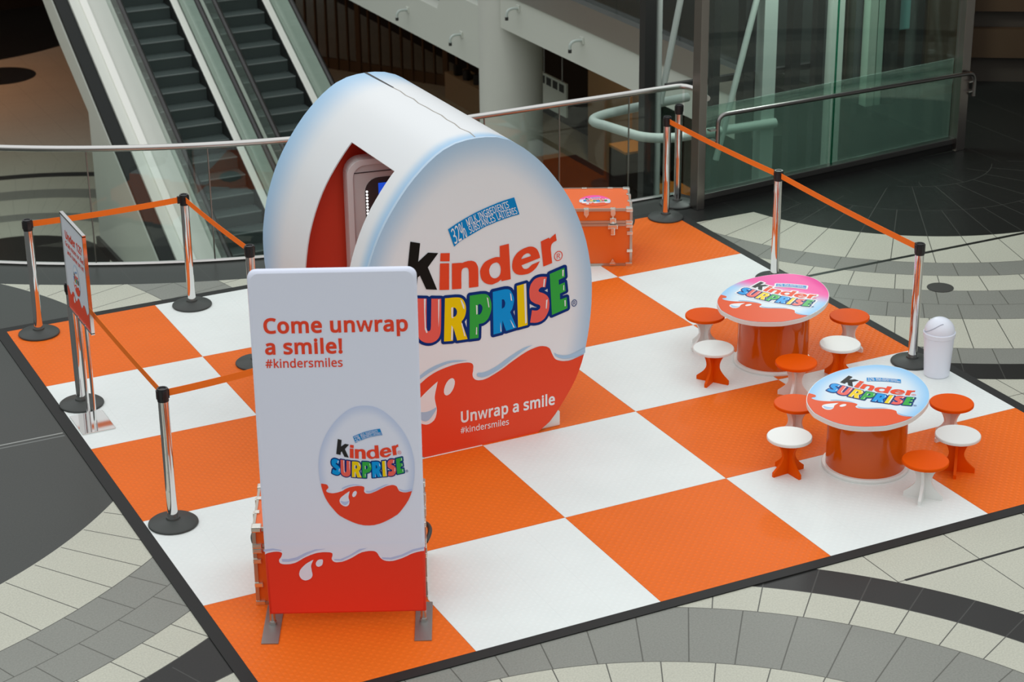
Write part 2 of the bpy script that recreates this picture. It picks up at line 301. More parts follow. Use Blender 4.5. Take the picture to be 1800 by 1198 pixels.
# ------------------------------------------------------------------ printed graphics
GL = {' ':(209,[]),
'!':(216,[[131,161,85,161,65,573,151,573],[58,43,61,69,72,85,88,94,107,97,126,94,142,85,153,69,157,43,153,18,142,2,126,-8,107,-11,88,-8,72,2,61,18]]),
'#':(518,[[385,350,360,221,470,221,470,168,350,168,317,0,260,0,293,168,178,168,147,0,91,0,121,168,20,168,20,221,132,221,157,350,50,350,50,403,167,403,199,573,257,573,225,403,340,403,372,573,427,573,395,403,497,403,497,350],[188,221,303,221,328,350,213,350]]),
'%':(666,[[156,581,209,569,246,534,269,477,277,402,269,326,247,269,210,233,156,221,106,233,69,269,47,326,39,402,46,477,67,534,104,569],[156,531,130,523,112,498,101,458,98,402,101,345,112,305,130,280,156,272,184,280,203,304,214,345,218,402,214,458,203,498,184,523],[523,573,205,0,144,0,461,573],[507,351,558,340,596,304,619,248,627,172,620,97,598,40,560,4,507,-8,457,4,420,40,397,97,390,172,397,248,418,304,454,340],[507,301,480,293,462,269,452,229,448,172,452,116,462,75,480,51,507,43,534,51,553,75,565,115,569,172,565,229,553,269,534,293]]),
'1':(459,[[285,0,216,0,216,400,216,439,217,470,219,499,196,477,169,455,108,405,71,452,226,573,285,573]]),
'2':(459,[[417,0,38,0,38,59,188,210,261,287,287,320,306,353,318,387,322,424,315,466,294,496,261,514,221,520,181,517,147,506,115,489,83,466,45,513,94,548,122,561,153,572,186,578,221,581,270,576,313,562,347,540,372,510,388,472,394,428,389,385,375,344,353,305,324,267,247,185,128,67,128,64,417,64]]),
'3':(459,[[395,439,392,403,381,372,363,347,340,326,310,311,277,302,277,298,337,283,379,255,405,214,413,163,407,116,390,74,360,40,318,14,263,-3,193,-8,150,-6,110,-1,72,8,36,23,36,89,74,73,114,61,155,54,194,51,260,59,305,81,331,117,339,164,335,197,320,223,297,242,265,255,226,263,179,265,123,265,123,326,180,326,223,329,259,339,286,356,307,377,319,404,323,434,316,471,295,498,262,516,219,521,190,520,164,515,117,498,75,473,39,521,73,544,115,563,163,576,218,581,296,571,352,540,384,495]]),
'?':(348,[[112,183,114,211,118,235,127,257,139,277,157,298,180,319,228,363,243,381,253,398,258,416,260,439,254,473,235,498,204,514,163,519,126,516,93,509,34,485,10,541,43,557,81,569,122,578,168,581,235,571,285,543,317,498,327,440,324,407,316,379,302,355,283,332,233,287,192,248,180,231,173,215,168,175,168,161,112,161],[94,43,97,69,108,85,124,94,144,97,162,94,178,85,189,69,192,43,189,18,178,2,162,-8,144,-11,124,-8,108,2,97,18]]),
'A':(512,[[437,0,368,177,141,177,73,0,0,0,224,575,289,575,512,0],[282,415,274,438,263,473,255,500,247,468,238,438,230,415,165,241,346,241]]),
'B':(521,[[241,573,336,565,404,541,428,522,445,497,455,467,459,431,456,399,446,371,431,347,409,328,382,313,350,304,350,300,384,292,415,279,441,261,461,236,474,203,478,163,472,115,454,74,425,42,385,19,337,5,279,0,78,0,78,573],[256,329,318,335,357,352,377,382,384,423,376,463,351,490,308,506,245,511,150,511,150,329],[150,269,150,61,265,61,330,68,371,91,394,125,401,168,398,197,388,221,370,241,344,256,307,266,260,269]]),
'C':(507,[[323,517,280,513,241,502,206,482,178,456,155,423,139,383,129,337,125,286,131,220,147,164,175,117,213,83,262,62,322,55,359,57,394,62,460,78,460,15,427,5,393,-2,356,-7,312,-8,232,1,166,28,115,72,78,131,56,203,49,287,53,349,67,406,89,456,120,499,159,534,206,559,261,575,324,581,367,578,409,572,448,561,482,547,453,486,394,508,360,515]]),
'D':(585,[[536,292,528,203,501,131,457,74,399,33,325,8,237,0,78,0,78,573,254,573,335,565,404,540,460,501,502,446,528,377],[460,289,454,359,435,415,404,457,361,487,308,505,244,511,150,511,150,62,228,62,282,65,329,76,369,94,402,119,428,151,446,190,457,236]]),
'E':(446,[[398,0,78,0,78,573,398,573,398,509,150,509,150,330,383,330,383,268,150,268,150,63,398,63]]),
'G':(584,[[326,302,524,302,524,22,478,8,431,-1,380,-6,323,-8,241,1,173,28,120,71,81,130,57,202,49,286,58,370,84,442,127,500,186,544,259,571,346,581,392,578,437,572,478,561,516,547,489,484,457,497,421,508,382,515,342,517,278,510,225,489,181,455,150,409,131,353,124,286,130,222,146,166,175,119,216,84,270,62,340,55,404,59,452,68,452,238,326,238]]),
'I':(272,[[239,0,32,0,32,42,99,57,99,515,32,531,32,573,239,573,239,531,172,515,172,57,239,42]]),
'K':(496,[[496,0,411,0,209,273,150,222,150,0,78,0,78,573,150,573,150,290,199,345,249,399,403,573,488,573,261,323]]),
'L':(420,[[78,0,78,573,150,573,150,64,400,64,400,0]]),
'M':(727,[[330,0,142,502,139,502,142,461,144,407,144,347,144,0,78,0,78,573,184,573,361,103,364,103,544,573,650,573,650,0,578,0,578,352,579,408,581,460,584,501,581,501,390,0]]),
'N':(609,[[532,0,447,0,141,476,138,476,141,432,143,378,144,320,144,0,78,0,78,573,161,573,467,99,470,99,468,137,466,193,464,249,464,573,532,573]]),
'R':(499,[[236,573,301,568,353,555,393,532,422,500,439,460,444,410,440,368,427,334,408,306,385,285,358,269,330,257,487,0,403,0,264,237,150,237,150,0,78,0,78,573],[232,510,150,510,150,298,236,298,296,304,338,325,362,359,370,407,366,440,355,467,336,486,310,500,275,507]]),
'S':(440,[[403,153,396,106,378,66,348,35,307,11,257,-3,198,-8,137,-5,83,4,41,19,41,88,73,76,113,65,156,57,201,55,240,57,273,66,298,79,316,98,327,120,330,147,327,173,318,194,302,213,277,230,242,247,196,265,131,294,106,311,85,330,69,351,57,375,50,403,48,435,54,477,71,513,99,542,136,563,180,576,231,581,276,578,318,572,355,562,389,549,366,487,302,508,266,515,229,517,196,515,169,507,148,494,133,478,124,457,121,434,124,407,133,386,149,367,172,351,204,335,246,318,293,299,332,279,362,255,385,228,398,194]]),
'T':(446,[[259,0,187,0,187,509,8,509,8,573,437,573,437,509,259,509]]),
'U':(586,[[513,202,507,146,489,95,459,52,416,20,360,-1,290,-8,240,-4,196,7,159,25,128,50,104,82,86,118,76,158,72,204,72,573,144,573,144,201,154,139,182,93,228,64,294,55,342,59,379,73,407,96,427,126,438,161,442,202,442,573,513,573]]),
'a':(450,[[231,437,299,428,347,403,376,358,385,293,385,0,334,0,320,61,317,61,298,40,279,22,258,9,234,-1,206,-6,172,-8,136,-5,103,6,75,23,55,48,41,80,37,119,50,176,87,219,152,245,243,257,316,259,316,285,310,330,293,359,265,375,227,380,194,378,163,370,106,347,84,400,115,414,151,426,190,434],[252,208,184,200,141,182,118,155,110,119,115,87,132,66,157,53,188,49,238,56,279,79,306,117,315,172,315,210]]),
'b':(493,[[139,461,138,410,135,373,139,373,161,398,189,419,226,432,272,437,310,434,344,423,374,406,401,381,422,350,437,312,446,267,449,215,444,147,427,91,400,48,365,17,322,-2,272,-8,226,-3,189,10,161,31,139,55,133,55,119,0,68,0,68,609,139,609],[260,379,219,374,188,361,165,339,150,308,142,268,139,217,139,214,145,144,165,93,202,61,261,51,312,61,348,93,369,145,376,216,369,287,348,338,311,368]]),
'c':(385,[[241,-8,187,-2,139,15,99,45,69,87,50,143,44,213,51,284,71,342,102,385,142,415,191,432,245,438,278,436,309,431,336,424,358,415,337,356,292,370,244,376,204,371,172,358,148,335,131,303,120,263,117,213,120,166,131,126,148,94,172,71,202,58,240,53,273,55,302,60,351,78,351,15,328,5,304,-2,275,-7]]),
'd':(493,[[221,-8,182,-5,148,6,118,23,92,48,71,79,56,117,47,162,44,214,47,266,56,311,71,350,93,381,119,406,149,424,183,434,221,438,253,436,280,429,303,420,323,407,340,391,354,374,359,374,356,405,354,438,354,609,425,609,425,0,368,0,358,58,354,58,340,40,323,24,303,11,279,1,252,-6],[232,51,290,60,328,88,348,135,355,200,355,213,349,284,329,336,291,369,231,379,181,368,146,334,124,281,117,213,124,144,146,93,181,61]]),
'e':(452,[[234,438,286,432,329,414,364,385,390,346,406,299,411,244,411,201,117,201,127,137,154,90,197,62,254,52,293,54,327,60,392,82,392,20,359,8,327,-1,292,-6,251,-8,194,-2,143,17,101,48,70,91,51,146,44,212,50,277,68,333,96,378,134,411,181,431],[233,380,188,372,154,348,130,309,119,257,338,257,335,292,326,322,312,346,292,364,266,376]]),
'i':(207,[[139,430,139,0,68,0,68,430],[104,591,119,588,133,580,142,566,145,546,142,526,133,512,119,504,104,501,88,504,75,512,66,526,63,546,66,566,75,580,88,588]]),
'k':(428,[[138,291,137,257,135,221,138,221,152,240,172,264,189,285,326,430,409,430,235,246,421,0,336,0,187,200,138,158,138,0,68,0,68,609,138,609]]),
'l':(207,[[139,0,68,0,68,609,139,609]]),
'm':(750,[[540,438,603,429,649,401,676,352,685,280,685,0,615,0,615,277,610,321,594,353,567,372,528,379,474,369,438,342,418,298,411,237,411,0,342,0,342,277,339,308,332,333,320,353,303,367,281,376,253,379,215,374,185,360,164,338,150,308,141,269,139,223,139,0,68,0,68,430,125,430,136,371,140,371,155,392,173,409,194,422,217,431,241,436,266,438,312,433,349,420,378,398,398,366,402,366,427,398,461,420,499,433]]),
'n':(496,[[275,438,343,429,391,401,421,352,431,280,431,0,361,0,361,275,355,321,338,353,308,372,265,379,204,368,166,338,146,289,139,223,139,0,68,0,68,430,125,430,136,371,140,371,156,392,175,409,198,422,222,431,248,436]]),
'o':(485,[[442,216,438,165,428,121,411,82,388,51,359,25,324,7,285,-4,241,-8,200,-4,163,7,129,25,100,51,77,82,59,121,48,165,44,216,50,282,68,336,97,380,137,412,186,431,244,438,299,431,347,412,387,380,417,336,436,282],[117,216,120,169,130,128,147,95,172,71,203,56,243,51,282,56,314,71,339,95,356,128,366,169,369,216,365,263,355,303,338,335,314,359,282,374,242,379,185,368,147,335,124,284]]),
'p':(493,[[273,438,310,434,344,424,374,407,401,383,422,351,437,313,446,268,449,216,444,148,427,93,401,49,365,17,322,-2,272,-8,241,-6,213,1,190,11,170,24,139,55,134,55,137,20,139,-16,139,-192,68,-192,68,430,126,430,136,371,139,371,153,389,170,405,189,419,213,429,240,436],[260,379,221,374,190,362,167,342,152,313,142,275,139,229,139,216,142,167,150,126,165,93,188,70,220,55,261,51,297,56,326,72,348,98,364,131,373,171,376,217,369,283,348,334,311,367]]),
'r':(331,[[269,438,295,437,319,433,310,368,287,372,264,374,240,371,217,363,195,351,176,334,161,313,149,289,141,261,139,229,139,0,68,0,68,430,126,430,134,351,137,351,152,374,170,395,191,413,214,426,240,435]]),
's':(384,[[348,119,343,80,327,49,302,24,268,6,226,-4,176,-8,135,-6,99,-1,68,8,42,19,42,83,104,60,141,52,178,49,224,53,256,66,274,86,280,112,278,128,271,141,259,154,239,167,174,196,103,228,76,245,57,266,45,292,41,324,52,372,85,408,137,430,202,438,240,436,275,430,308,421,339,409,315,353,258,372,228,378,197,380,159,377,131,366,114,350,108,328,111,312,119,298,133,286,154,274,219,246,289,215,314,197,333,176,344,150]]),
'u':(496,[[427,430,427,0,370,0,359,57,356,57,340,36,321,20,298,8,273,-1,247,-6,220,-8,173,-4,134,8,103,29,81,59,68,99,63,148,63,430,135,430,135,153,141,108,158,76,188,57,230,51,273,55,306,69,330,91,345,121,354,160,357,206,357,430]]),
'w':(630,[[346,243,336,276,328,308,321,335,316,357,313,357,308,335,302,307,294,275,284,242,207,1,127,1,9,431,82,431,141,201,153,154,163,109,169,73,172,73,178,97,185,128,193,160,201,188,277,431,354,431,428,188,440,149,451,109,457,74,460,74,466,108,477,153,489,201,549,431,621,431,502,1,419,1]]),
'È':(446,[[398,0,78,0,78,573,398,573,398,509,150,509,150,330,383,330,383,268,150,268,150,63,398,63],[225,757,247,717,275,674,302,638,302,629,254,629,224,656,190,688,161,722,140,749,140,757]])}
